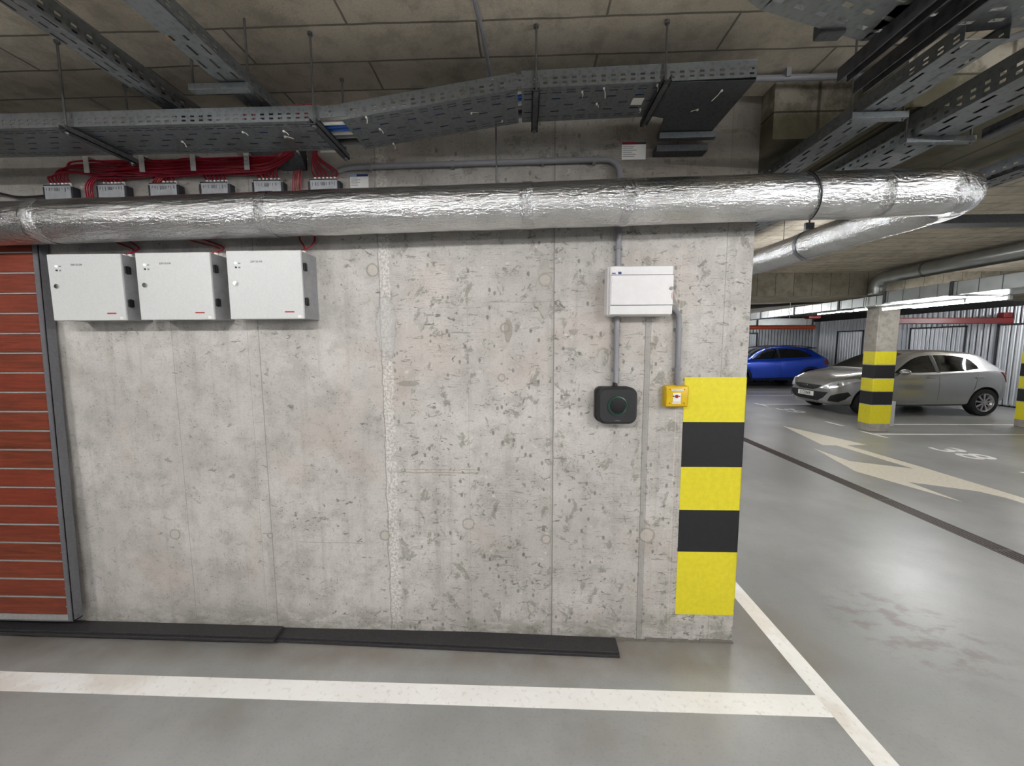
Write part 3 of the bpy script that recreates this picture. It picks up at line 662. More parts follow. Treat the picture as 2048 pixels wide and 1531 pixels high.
obj('pipe', MB().tube(tp, .013, 12), 'conduit_grey', t, True); obj('clip', MB().box(1.12, 1.14, 1.81, 1.85, 2.765, 2.8), 'conduit_grey', t)

# ------------------------------------------------------------------ paper labels on the wall
def wall_label(x0, x1, z0, z1, head, label, blocks=()):
    t = thing('wall_label', label, 'label', ((x0+x1)/2, 1.999, z0))
    obj('sheet', MB().box(x0, x1, 1.9985, 2.0, z0, z1), 'white_label', t)
    for (a, b_, m) in head: tag(obj('header_band', MB().box(x0+(x1-x0)*a, x0+(x1-x0)*b_, 1.998, 1.9985, z1-.011, z1), m, t), 'coloured header band')
    h = z1-z0; b = MB(); n = 6
    for k in range(n):
        zz = z1-.018-k*(h-.026)/(n-.2); b.box(x0+.005, x0+(x1-x0)*random.uniform(.4, .74), 1.998, 1.9985, zz-.0022, zz)
    obj('printed_lines', b, 'grey_ink', t)
    return t
wall_label(.471, .587, 2.522, 2.603, [(0, .62, 'maroon_ink'), (.62, 1, 'ink')], 'white label with a red and black header under the tray end')
wall_label(-.883, -.79, 2.413, 2.478, [(.36, 1, 'blue_ink'), (0, .34, 'pale_blue_ink')], 'white label with a blue header beside the rightmost terminal module')
wall_label(-1.028, -.93, 2.585, 2.655, [], 'plain white label behind the black cross bar of the cable tray')
# ------------------------------------------------------------------ silver air duct
def catmull(P_, n=6):
    P_ = [Vector(p) for p in P_]; out = []
    for i in range(len(P_)-1):
        a = P_[max(i-1, 0)]; b = P_[i]; c = P_[i+1]; d = P_[min(i+2, len(P_)-1)]
        for k in range(n):
            t = k/n; out.append(.5*((2*b)+(c-a)*t+(2*a-5*b+4*c-d)*t*t+(3*b-a-3*c+d)*t*t*t))
    out.append(P_[-1]); return out
def dz(x): return 2.2595+.0171*x
pts = [(x_, 1.85, dz(x_)) for x_ in [-6.9+.15*k for k in range(58)]]
pts += [(1.8+.25*math.sin(a), 2.1-.25*math.cos(a), dz(1.8)+.02*a) for a in [PI/2*k/14 for k in range(1, 15)]]
ze = pts[-1][2]
pts += [(2.05, y_, ze+.0171*(y_-2.1)) for y_ in [2.2+.15*k for k in range(31)]]
rad = [.0985+.002*mnoise.noise(Vector((i*.7, 0, 0)))+(.0025 if i % 8 == 0 else 0) for i in range(len(pts))]
duct = flat_origin(obj('air_duct', MB().tube(pts, rad, 56), 'foil', smooth='all'))
tag(duct, 'large silver foil-wrapped round air duct running across the concrete wall', 'duct')
def hoop(c, ax, r, w, t_=.0015, n=40):
    b = MB(); c = Vector(c); e = Vector((w/2, 0, 0)) if ax == 'x' else Vector((0, w/2, 0))
    prof = [(r, -w/2), (r+t_, -w/2), (r+t_, w/2), (r, w/2), (r, -w/2)]
    return b.lathe(prof, c, 'X' if ax == 'x' else 'Y', n)
for x_ in (-2.3, -1.2, .01, .45):
    tag(obj('tape_seam', hoop((x_, 1.85, dz(x_)), 'x', .1005, .045, .001), 'foil', duct, True), 'wrinkled foil tape seam')
b = MB(); sp = [(1.235+.05*math.sin(a*.5-.4), 1.85-.104*math.sin(a), dz(1.25)+.104*math.cos(a)) for a in [.6+2.5*k/20 for k in range(21)]]
tag(obj('strap', b.tube(sp, .003, 6), 'black_cable', duct, True), 'thin black strap')
# hangers of the duct
for i, (x_, y_, zz, lb) in enumerate(((-.135, 1.87, dz(-.135)+.09, 'thin steel rod holding the silver duct below the middle of the cable tray'),)):
    tag(obj('duct_hanger', MB().cyl((x_, y_, zz), (x_, y_, ZC), .004, n=8).cyl((x_, y_, zz), (x_, y_, zz+.01), .008, n=6), 'steel_rod'), lb, 'rod')
t = thing('duct_bracket', 'grey hanger bracket under the silver duct, right of the wall edge', 'bracket', (2.05, 2.95, ze))
obj('band', hoop((2.05, 2.95, ze+.0171*.85), 'y', .1, .03, .003), 'galvanised', t, True)
obj('rod', MB().cyl((2.05, 2.95, ze+.11), (2.05, 2.95, ZC), .006, n=8), 'steel_rod', t)
obj('plate', MB().box(2.02, 2.08, 2.94, 2.96, ze+.11, ze+.17), 'galvanised', t)

# ------------------------------------------------------------------ perforated trays
def grid_sheet(mb, mat, L, rows, pitch, slot, phase=0.):
    """rows: (v0, v1, kind) kind 0 solid, 1 slot at phase A, 2 slot at phase B; sheet in local (u, v)"""
    n = max(1, int(L/pitch)); p = L/n; s2 = slot/2
    us = [0.]
    for k in range(n):
        a = (k+.25)*p; b_ = (k+.75)*p; us += [a-s2, a+s2, b_-s2, b_+s2]
    us.append(L)
    idx = {}
    def vid(i, v):
        if (i, v) not in idx: idx[(i, v)] = len(mb.v); mb.v.append(mat @ Vector((us[i], v, 0)))
        return idx[(i, v)]
    for (v0, v1, k) in rows:
        for i in range(len(us)-1):
            seg = (i-1) % 4
            if i >= 1 and i < len(us)-1:
                if k == 1 and seg == 0: continue
                if k == 2 and seg == 2: continue
                if k == 3 and seg in (0, 2): continue
            mb.f.append((vid(i, v0), vid(i+1, v0), vid(i+1, v1), vid(i, v1)))
def tray_part(parent, p0, p1, W, H, name='tray_section', side=1, mat='galvanised', rows=None, pitch=.1, slot=.026, only=None, back=True):
    """p0->p1 is the lower edge of the side facing the viewer; side=+1 puts the bottom to the left of the direction"""
    p0, p1 = Vector(p0), Vector(p1); d = p1-p0; L = d.length; d.normalize()
    lat = Vector((-d.y, d.x, 0)).normalized()*side; up = d.cross(lat)*side; up.normalize()
    mb = MB()
    def mtx(o, u, v): w = u.cross(v); return Matrix((( u.x, v.x, w.x, o.x), (u.y, v.y, w.y, o.y), (u.z, v.z, w.z, o.z), (0, 0, 0, 1)))
    if rows is None:
        r = [(0, .018, 0), (.018, .0225, 3), (.0225, .033, 0), (.033, .0375, 3)]; v = .0375
        rest = W-2*.0375
        mid = [(v, v+rest*.2, 0), (v+rest*.2, v+rest*.24, 1), (v+rest*.24, v+rest*.48, 0), (v+rest*.48, v+rest*.52, 2), (v+rest*.52, v+rest*.76, 0), (v+rest*.76, v+rest*.8, 1), (v+rest*.8, v+rest, 0)]
        rows = r+mid+[(W-.0375, W-.033, 3), (W-.033, W-.0225, 0), (W-.0225, W-.018, 3), (W-.018, W, 0)]
    grid_sheet(mb, mtx(p0, d, lat), L, rows, pitch, slot*1.35)
    srows = [(0, H*.16, 0), (H*.16, H*.28, 3), (H*.28, H*.44, 0), (H*.44, H*.56, 3), (H*.56, H, 0)]
    grid_sheet(mb, mtx(p0, d, up), L, srows, pitch*.7, .0165)
    if back: grid_sheet(mb, mtx(p0+lat*W, d, up), L, srows, pitch*.7, .013)
    # rolled lips
    for o in ((p0, 1), (p0+lat*W, -1)) if back else ((p0, 1),):
        q = o[0]+up*H; r_ = .0022; mb.tube([q+lat*(.002*o[1]), q+lat*(.002*o[1])+d*L], r_, 6)
    o = obj(name, mb, mat, parent, fixn=False)
    so = o.modifiers.new('sheet', 'SOLIDIFY'); so.thickness = .0012; so.offset = 0
    return o
YT = 1.565
t = thing('cable_tray', 'long perforated grey cable tray running across the wall above the silver duct', 'cable tray', (-.5, 1.6, 2.49))
tray_part(t, (-4.4, YT, 2.490), (-.80, YT, 2.494), .225, .055)
tray_part(t, (-.715, YT, 2.495), (-.03, YT, 2.590), .225, .057)
tray_part(t, (-.015, YT, 2.592), (.86, YT, 2.610), .225, .06)
cp = MB(); cp.poly([(.54, YT+.002), (.86, YT+.002), (.86, 1.96), (.63, 1.96), (.60, 1.80), (.54, 1.78)], 2.600, 2.6015); obj('corner_plate', cp, 'galv_dark', t)
obj('corner_side', MB().box(.858, .86, YT, 1.96, 2.602, 2.66), 'galvanised', t)
for (x0, z0, x1, z1) in ((-.83, 2.494, -.69, 2.502), (-.06, 2.588, .02, 2.595)):
    b = MB(); b.add([(x0, YT-.002, z0+.006), (x1, YT-.002, z1+.006), (x1, YT-.002, z1+.05), (x0, YT-.002, z0+.048), (x0, YT, z0+.006), (x1, YT, z1+.006), (x1, YT, z1+.05), (x0, YT, z0+.048)], [(0, 1, 2, 3), (7, 6, 5, 4), (0, 4, 5, 1), (1, 5, 6, 2), (2, 6, 7, 3), (3, 7, 4, 0)])
    xm, zm = (x0+x1)/2, (z0+z1)/2+.03
    b.cyl((xm, YT-.001, zm), (xm, YT-.008, zm), .006, n=10)
    for a in range(6):
        b.cyl((xm+.017*math.cos(a), YT-.001, zm+.017*math.sin(a)), (xm+.017*math.cos(a), YT-.004, zm+.017*math.sin(a)), .0035, n=8)
    obj('hinge_plate', b, 'galvanised', t)
for xx, zz in ((-.675, 2.53), (-.655, 2.517), (-.135, 2.606), (-.125, 2.622), (.035, 2.62), (.04, 2.634)): obj('bolt', MB().cyl((xx, YT-.001, zz), (xx, YT-.005, zz), .004, .003, 8), 'chrome', t)
# cable ties hanging from the tray bottom
random.seed(4)
def trz(x_): return 2.49 if x_ < -.8 else 2.495+(x_+.715)*.1387 if x_ < -.03 else 2.592+(x_+.015)*.0206
for (xx, yy, L_, a) in ((-2.33, 1.70, .03, .5), (-1.86, 1.75, .008, 0), (-1.46, 1.68, .035, .6), (-1.15, 1.62, .03, .9), (-1.0, 1.66, .04, 1.2), (-.98, 1.62, .03, .8), (-1.02, 1.78, .02, .5), (-.62, 1.572, .03, .1), (-.6, 1.66, .028, .6), (-.585, 1.78, .03, .3), (-.22, 1.66, .03, 1.5), (-.1, 1.75, .006, 0), (.22, 1.6, .025, 0), (.3, 1.585, .045, .1), (.29, 1.68, .02, .3), (.5, 1.58, .03, 0), (.48, 1.73, .02, -.2), (.76, 1.62, .06, -.7), (.72, 1.74, .03, -1.2), (.66, 1.93, .02, 0), (.74, 1.93, .02, 0)):
    z_ = trz(xx)-.001 if xx < .6 else 2.6
    e = Vector((math.sin(a)*L_, -.004, -math.cos(a)*L_*.9)); b = MB().tube([(xx, yy, z_), Vector((xx, yy, z_))+e*.5+Vector((.003, 0, 0)), Vector((xx, yy, z_))+e], .0016, 5)
    b.box(xx-.003, xx+.003, yy-.004, yy+.003, z_-.006, z_+.001); obj('cable_tie', b, 'tie', t)
obj('paper_tag', MB().box(.43, .475, 1.655, 1.70, 2.5995, 2.6002), 'white_label', t)
# cables lying in the tray
for i, (yy, m, lb) in enumerate(((1.60, 'white_cable', 'white'), (1.622, 'blue_cable', 'blue'), (1.645, 'blue_cable', 'blue'), (1.672, 'white_cable', 'white'), (1.70, 'grey_cable', 'grey'), (1.73, 'black_cable', 'black'), (1.76, 'grey_cable', 'grey'))):
    P_ = [(-4.3, yy, 2.501), (-3, yy+.004, 2.501), (-1.5, yy-.003, 2.502), (-.8, yy, 2.503), (-.6, yy, 2.52), (-.05, yy, 2.598), (.1, yy, 2.604), (.6, yy, 2.614), (.8, yy+.01, 2.618)]
    side = {1.60: 'front', 1.622: 'second', 1.645: 'third', 1.672: 'fourth', 1.70: 'fifth', 1.73: 'sixth', 1.76: 'rear'}[yy]
    tag(obj('power_cable', MB().tube(catmull(P_, 4), .008, 8), m, smooth=True), lb+' cable lying in the long cable tray, '+side+' of the row seen at its bends', 'cable', 'cables in the long cable tray')
# hangers
def hanger(x_, zb, ys, lb, tilt=0, L=(1.535, 1.82)):
    t = thing('tray_hanger', lb, 'hanger', (x_, 1.68, zb), 'hangers of the long cable tray')
    b = MB().box(x_-.014, x_+.014, L[0], L[1], zb, zb+.003).box(x_-.014, x_-.011, L[0], L[1], zb, zb+.022).box(x_+.011, x_+.014, L[0], L[1], zb, zb+.022)
    obj('cross_bar', b, 'strut', t)
    for y_ in ys: obj('rod', MB().cyl((x_, y_, zb-.012), (x_, y_, ZC), .0042, n=8).cyl((x_, y_, zb-.008), (x_, y_, zb), .009, n=6).cyl((x_, y_, ZC-.01), (x_, y_, ZC), .009, n=8), 'steel_rod', t)
hanger(-1.815, 2.464, (1.55, 1.805), 'black cross bar and rods holding the tray above the left white boxes')
hanger(-.815, 2.466, (1.55, 1.805), 'black cross bar and rods at the lower bend of the cable tray')
hanger(.04, 2.565, (1.55, 1.805), 'black cross bar and rods at the upper tray bend by the blue cables')
hanger(.52, 2.578, (1.55, 1.805), 'black cross bar and rods near the right end of the cable tray', L=(1.52, 1.82))
t = thing('tray_bracket', 'light grey wall bracket under the right end of the cable tray', 'bracket', (.74, 1.94, 2.56))
obj('bar', MB().box(.62, .88, 1.905, 1.935, 2.572, 2.598, .002), 'galvanised', t)
obj('arm', MB().box(.62, .86, 1.94, 2.0, 2.53, 2.56, .002), 'galv_dark', t)

# trays running in depth
def depth_tray(x0, x1, y0, y1, z, H, label, group=None, side_first=True, mat='galvanised', bars=(), rods_x=None, name='cable_tray'):
    t = thing(name, label, 'cable tray', ((x0+x1)/2, (y0+y1)/2, z), group); W = x1-x0
    r = [(0, W*.12, 0), (W*.12, W*.2, 1), (W*.2, W*.36, 0), (W*.36, W*.44, 2), (W*.44, W*.6, 0), (W*.6, W*.68, 1), (W*.68, W*.82, 0), (W*.82, W*.9, 2), (W*.9, W, 0)]
    if x0 < 0: tray_part(t, (x1, y0, z), (x1, y1, z), W, H, 'tray_body', 1, mat, r, .12, .032)
    else: tray_part(t, (x0, y0, z), (x0, y1, z), W, H, 'tray_body', -1, mat, r, .12, .032)
    for (yb, xa, xb) in bars:
        h = thing('tray_hanger', 'hanger bar under the '+' '.join(label.split()[:8]), 'hanger', ((xa+xb)/2, yb, z-.03))
        obj('cross_bar', MB().box(xa, xb, yb-.015, yb+.015, z-.024, z-.003, .001), 'galvanised', h)
        for xx in (xa+.008, xb-.008):
            obj('rod', MB().cyl((xx, yb, z-.03), (xx, yb, ZC if not (1.14 < xx < 2.5 and yb > 1.68) else 2.555), .004, n=8), 'steel_rod', h)
    return t
tA = depth_tray(1.22, 1.34, 1.2, 6.5, 2.46, .047, 'narrow perforated tray passing the free end of the concrete wall', bars=((1.54, 1.185, 1.385),), mat='galvanised')
tB = depth_tray(1.55, 1.73, .7, 6.5, 2.45, .085, 'wider perforated tray right of the one at the wall end', bars=((1.70, 1.53, 1.80),), mat='galvanised')
depth_tray(2.28, 2.40, 1.3, 6.5, 2.42, .07, 'dark tray farthest right, above the bend of the silver duct', mat='galv_dark', bars=((2.9, 2.25, 2.43),))
depth_tray(-1.47, -1.40, .3, 1.9, 2.58, .063, 'narrow tray in the top left corner, left one of the pair above the long tray')
tT2 = depth_tray(-1.12, -1.02, .3, 1.9, 2.58, .042, 'narrow tray at top left with an orange tag, right one of the pair', bars=((1.48, -1.235, -1.01),))
tag(obj('cover_plate', MB().box(-1.115, -1.025, .75, 1.25, 2.5755, 2.578), 'galvanised', tT2), 'flat metal cover plate')
tag(obj('tag', MB().box(-1.13, -1.116, 1.26, 1.285, 2.585, 2.6), 'orange_tag', tT2), 'orange tag')
tag(obj('strut_channel', MB().box(1.8, 1.84, .8, 1.67, 2.42, 2.44, .002).box(1.8, 1.803, .8, 1.67, 2.44, 2.46), 'strut'), 'dark steel channel ending in mid-air at the right edge', 'channel')  # loose strut channels
tag(obj('strut_channel', MB().box(2.6, 8, 3.0, 3.12, 2.49, 2.55, .002), 'galv_dark'), 'dark flat channel crossing under the far ceiling at the right edge', 'channel')
for (x_, y0, y1, lb) in ((1.0, .6, 1.36, 'left'), (1.1, .6, 1.42, 'right')):
    tag(obj('strut_channel', MB().box(x_, x_+.035, y0, y1, 2.475, 2.497, .001).box(x_, x_+.004, y0, y1, 2.455, 2.475).box(x_+.031, x_+.035, y0, y1, 2.455, 2.475), 'strut'), 'dark steel channel crossing under the big bent tray at the top, '+lb+' one', 'channel')
t = thing('cable_tray', 'big perforated tray bend at the top right corner of the photo', 'cable tray', (1., 1.2, 2.5))
R_ = [(0, .03, 0), (.03, .042, 1), (.042, .07, 0), (.07, .082, 2), (.082, .12, 0), (.12, .132, 1), (.132, .17, 0), (.17, .182, 2), (.182, .22, 0), (.22, .232, 1), (.232, .28, 0)]
for (a, b_) in (((.18, .86), (.62, 1.13)), ((.62, 1.13), (.98, 1.25)), ((.98, 1.25), (2.3, 1.14))):
    tray_part(t, (a[0], a[1], 2.5), (b_[0], b_[1], 2.5), .28, .05, 'tray_section', -1, 'galvanised', R_, .07, .026, back=False)
obj('corner_cap', MB().box(.83, .9, 1.2, 1.235, 2.49, 2.53, .004), 'galv_dark', t); obj('sticker', MB().box(1.17, 1.22, 1.236, 1.2395, 2.508, 2.525), 'orange_tag', t)
# cables in the depth trays
for (x_, y0, y1, z_, m, lb) in ((1.25, 1.25, 6, 2.472, 'black_cable', 'black cable in the tray passing the wall end, its left one'), (1.3, 1.25, 6, 2.471, 'grey_cable', 'grey cable in the tray passing the wall end, its right one'), (1.6, .9, 6, 2.464, 'black_cable', 'black cable in the wider tray at the right, its left one'), (1.66, .9, 6, 2.464, 'black_cable', 'black cable in the wider tray at the right, its right one'), (-1.43, .4, 1.85, 2.592, 'black_cable', 'black cable in the top left tray, left of the pair'), (-1.07, .4, 1.85, 2.592, 'black_cable', 'black cable in the top left tray with the orange tag')):
    tag(obj('power_cable', MB().tube([(x_, y0, z_), (x_+.008, (y0+y1)/2, z_), (x_, y1, z_)], .011, 8), m, smooth=True), lb, 'cable')
random.seed(11)
b = MB()
tag(obj('wiring_duct', MB().box(-1.4, -1.1, 1.93, 2.0, 2.575, 2.61, .002).add([(-1.4, 1.93, 2.575), (-1.1, 1.93, 2.575), (-1.1, 1.99, 2.5), (-1.22, 1.99, 2.5), (-1.4, 2.0, 2.575), (-1.1, 2.0, 2.575), (-1.1, 2.0, 2.5), (-1.22, 2.0, 2.5)], [(0, 1, 2, 3), (7, 6, 5, 4), (0, 4, 5, 1), (1, 5, 6, 2), (2, 6, 7, 3), (3, 7, 4, 0)]), 'galv_dark'), 'dark metal wall bracket behind the cable tray, above the red cables', 'bracket')

# ------------------------------------------------------------------ terminal modules and red cables
mods = []
ords = ('leftmost terminal module above the silver duct', 'second terminal module from the left above the silver duct', 'third terminal module from the left above the silver duct', 'fourth terminal module from the left above the silver duct', 'fifth terminal module from the left, left of the last one', 'rightmost terminal module, next to the blue and white label')
for i, px in enumerate((112, 222, 328, 431, 537, 648)):
    xm = -1.0+(px-648)*.00257; t = thing('terminal_module', ords[i], 'module', (xm, 1.98, 2.34), 'terminal modules in a row above the duct')
    zt_ = 2.437+(.004 if i > 3 else 0); w = .068
    bd = obj('housing', MB().box(xm-w, xm+w, 1.957, 2.0, 2.34, zt_, .004), 'terminal_body', t)
    obj('rim', MB().box(xm-w-.001, xm+w+.001, 1.956, 1.96, zt_-.004, zt_+.001).box(xm-w-.012, xm-w, 1.962, 1.995, 2.35, zt_-.008).box(xm+w, xm+w+.012, 1.962, 1.995, 2.35, zt_-.008), 'terminal_dark', t)
    b = MB().box(xm-.009, xm+.009, 1.9555, 1.957, zt_-.03, zt_-.016)
    for k in range(9):
        xx = xm-w+.012+k*.014; b.box(xx, xx+random.uniform(.002, .007), 1.9562, 1.957, zt_-.035+random.uniform(0, .014), zt_-.014)
    obj('print', b, 'grey_ink', t)
    for k in range(6): xx = xm-.05+k*.02; obj('gland', MB().cyl((xx, 1.978, zt_), (xx, 1.978, zt_+.016), .0075, .006, 10), 'white_label', t, True)
    mods.append((xm, zt_+.014))
for i, (xm, zt_) in enumerate(mods):
    for k in range(6):
        xg = xm-.05+k*.02; y_ = 1.972-.003*(k % 3); zz = 2.478+.012*k*.9+random.uniform(-.004, .004)
        if i < 5:
            P_ = [(xg, 1.978, zt_), (xg-.012, 1.976, zt_+.03), (xg+.015, y_, zz+.004), (xg+.07, y_-.008, zz+.014), (xg+.16, y_-.012, zz+.012)]
            x_ = xg+.3
            while x_ < -1.36: P_.append((x_, y_-.014+random.uniform(-.012, .006), zz+random.uniform(-.007, .009))); x_ += .13
            e = random.uniform(-.05, .06)
            if i < 4: P_ += [(-1.27+e*.3, y_-.02, zz+.012), (-1.17+e, y_-.025, 2.555+.3*e), (-1.10+e, 1.93, 2.64), (-1.07+e, 1.90, 2.74)]
            else: P_ = P_[:4]+[(xg+.09, 1.955, zz+.03), (-1.16+e, 1.94, 2.6), (-1.12+e, 1.91, 2.72)]
        else:
            s_ = 1 if k < 4 else -1
            P_ = [(xg, 1.978, zt_), (xg-.01*s_, 1.976, zt_+.03), (-1.035+.006*k-.02, 1.965, 2.52+.006*k), (-1.035+.004*k, 1.95, 2.6), (-1.03+.004*k, 1.92, 2.72)]
        tag(obj('red_cable', MB().tube(catmull(P_, 4), .0046, 6), 'red_cable' if (i, k) not in ((2, 2), (4, 1)) else 'orange_cable', smooth=True), ('red' if (i, k) not in ((2, 2), (4, 1)) else 'orange')+' cable leaving the top of the '+ords[i].split(' above')[0].split(',')[0]+', joining the bundle', 'cable', 'cables of the '+ords[i].split(' above')[0].split(',')[0])
# filler cables of the bundle
for k in range(16):
    zz = 2.475+.0042*k; y_ = 1.968-.0035*(k % 4); P_ = []; x_ = -2.18+.05*(k % 7)
    while x_ < -1.36: P_.append((x_, y_+random.uniform(-.01, .006), zz+random.uniform(-.006, .008))); x_ += .12
    e = random.uniform(-.07, .07); P_ += [(-1.28, y_, zz+.01), (-1.18+e, 1.95, 2.56+.3*e), (-1.1+e, 1.92, 2.65), (-1.07+e, 1.89, 2.75)]
    tag(obj('red_cable', MB().tube(catmull(P_, 4), .005, 6), 'red_cable', smooth=True), 'red cable packed in the thick bundle above the terminal modules', 'cable', 'red cables packed in the bundle')
for k in range(6):
    e = k*.012; P_ = [(-1.375+e, 1.96, 2.51), (-1.37+e, 1.95, 2.56), (-1.35+e*1.1, 1.93, 2.66), (-1.34+e*1.1, 1.9, 2.74)]
    tag(obj('red_cable', MB().tube(catmull(P_, 4), .0045, 6), 'red_cable' if k != 4 else 'orange_cable', smooth=True), 'red or orange cable rising from the bundle to the tray, left of the thick sweep', 'cable', 'cables rising left of the thick sweep')
for i, x_ in enumerate((-2.175, -1.89, -1.63, -1.36)):
    tag(obj('cable_clamp', MB().box(x_-.013, x_+.013, 1.925, 1.929, 2.478, 2.556, .001).box(x_-.013, x_+.013, 1.925, 2.0, 2.553, 2.557).box(x_-.006, x_+.006, 1.923, 1.926, 2.522, 2.534), 'white_powder'), 'pale metal clamp holding the red cable bundle, '+('leftmost', 'second from left', 'third from left', 'rightmost')[i], 'clamp', 'cable clamps')
for (xa, xb, n, lb) in ((-2.21, -2.008, 4, 'white power supply box nearest the slat panel'), (-1.86, -1.558, 4, 'middle white power supply box'), (-1.13, -1.108, 4, 'rightmost white power supply box')):
    for k in range(n):
        e = k*.012; w = .05 if k % 2 else -.03
        P_ = [(xa-.015+e+(.05 if xa < -1.5 else 0), 1.965, 2.49), (xa-.03+e, 1.972, 2.44), (xa-.035+e, 1.978, 2.36), (xa+e, 1.983, 2.25), ((xa+xb)/2+w, 1.98, 2.17), (xb+w*.4, 1.97, 2.12), (xb-.03*(k % 2), 1.94, 2.088)]
        tag(obj('red_cable', MB().tube(catmull(P_, 4), .004, 6), 'orange_cable' if (k == 2 and xa > -2) else 'red_cable', smooth=True), 'thin cable dropping behind the duct into the '+lb, 'cable', 'cables into the '+lb)
tag(obj('black_cable', MB().tube(catmull([(-3.4, 1.97, 2.38), (-3.0, 1.97, 2.40), (-2.75, 1.96, 2.41), (-2.6, 1.97, 2.385), (-2.47, 1.98, 2.395)], 5), .006, 6), 'black_cable', smooth=True), 'black cable reaching the leftmost terminal module from the left edge', 'cable')

# ------------------------------------------------------------------ ducts on the right
pts = [(5.7, y_, 2.675) for y_ in (-4.9, -2, 1, 3, 4, 5, 5.6, 6.4)]+[(5.7, 6.4+.17*math.sin(a), 2.505+.17*math.cos(a)) for a in [PI/2*k/8 for k in range(1, 9)]]+[(5.7, 6.57, 2.425)]
d2 = tag(flat_origin(obj('round_duct', MB().tube(pts, .1, 32), 'duct_sheet', smooth=True)), 'round silver duct coming from the right and bending down onto the flat duct', 'duct')
for y_ in (2.2, 3.4, 4.6, 5.8): obj('joint_ring', hoop((5.7, y_, 2.675), 'y', .1, .03, .003), 'galvanised', d2)
t = thing('flat_duct', 'long rectangular sheet metal duct above the striped pillar', 'duct', (6.15, 6, 2.25))
obj('duct_body', MB().box(5.6, 6.32, -4.9, 6.3, 2.255, 2.425, .004).box(5.85, 6.08, 6.3, 12.5, 2.262, 2.42, .004), 'duct_sheet', t)
for y_ in (2.0, 3.2, 4.4, 5.35, 6.3, 7.5, 8.7, 9.9, 11.1): tag(obj('flange', MB().box(5.59 if y_ < 6.4 else 5.84, 6.33 if y_ < 6.4 else 6.09, y_-.02, y_+.02, 2.245 if y_ < 6.4 else 2.252, 2.435), 'galv_dark', t), 'dark joint flange')
y_ = 3.6
while y_ < 12: obj('stiffening_rib', MB().box((5.597 if y_ < 6.3 else 5.847), 5.86, y_, y_+.008, 2.254, 2.428), 'galvanised', t); y_ += .24
for (x_, y_) in ((5.6, 6.9), (5.6, 8.8), (5.6, 10.6)): obj('hanger_rod', MB().cyl((x_+.23, y_, 2.2), (x_+.23, y_, 2.79 if y_ > 7.8 or y_ < 6.7 else 2.44), .006, n=8), 'white_powder', t)
t = thing('cross_duct', 'short rectangular duct crossing above the roof of the blue car', 'duct', (8.9, 14, 2.27))
obj('duct_body', MB().box(7.6, 10.0, 13.9, 14.4, 2.29, 2.52, .004), 'duct_sheet', t); obj('flange', MB().box(9.98, 10.02, 13.87, 14.43, 2.27, 2.54).box(8.1, 8.14, 13.87, 14.43, 2.27, 2.54), 'galv_dark', t)
obj('hanger_rod', MB().cyl((8.3, 14.1, 2.5), (8.3, 14.1, ZC), .006, n=6), 'steel_rod', t); obj('hanger_rod', MB().cyl((9.8, 14.1, 2.5), (9.8, 14.1, ZC), .006, n=6), 'steel_rod', t)
t = thing('red_pipe', 'orange-red pipe above the roof of the blue car', 'pipe', (8.5, 13.6, 2.13))
obj('pipe_run', MB().cyl((7.2, 13.6, 2.2), (9.85, 13.6, 2.2), .07, n=20), 'orange_pipe', t, True)
for x_ in (7.6, 9.6): obj('hanger_rod', MB().cyl((x_, 13.6, 2.26), (x_, 13.6, ZC), .006, n=6), 'steel_rod', t)
t = thing('red_pipe', 'dark red pipe behind the striped pillar, above the silver hatchback', 'pipe', (10.8, 10.3, 2.12))
obj('pipe_run', MB().box(9.2, XR-.1, 10.25, 10.35, 2.12, 2.28, .02), 'dark_red_pipe', t); obj('coupling', MB().box(12.05, 12.25, 10.22, 10.38, 2.27, 2.4, .01), 'dark_red_pipe', t)
b = MB()
for k in range(3): b.tube(catmull([(4.5, 11-.1*k, 2.62), (6.0, 11, 2.68-.03*k), (7.0, 10.9+.1*k, 2.7), (8.2, 10.4, 2.74)], 5), .03, 8)
tag(obj('flexible_hose', b, 'black_cable', smooth=True), 'sagging black hoses under the far ceiling beside the wall edge', 'hose')
t = thing('red_valve', 'small dark red fitting below the flat duct, left of the pillar', 'fitting', (8.6, 12, 2.38))
obj('valve_body', MB().box(8.45, 8.8, 11.9, 12.1, 2.38, 2.46, .02), 'dark_red_pipe', t); obj('hanger_rod', MB().cyl((8.62, 12, 2.45), (8.62, 12, ZC), .006, n=6), 'steel_rod', t)
tag(obj('utility_panel', MB().box(8.2, 8.5, 8.62, 8.66, 0, .36, .008), 'white_powder').copy() if False else obj('utility_panel', MB().box(7.07, 7.26, 7.72, 7.86, 0, .5, .008), 'white_powder'), 'pale upright panel standing on the floor right behind the striped pillar', 'panel')

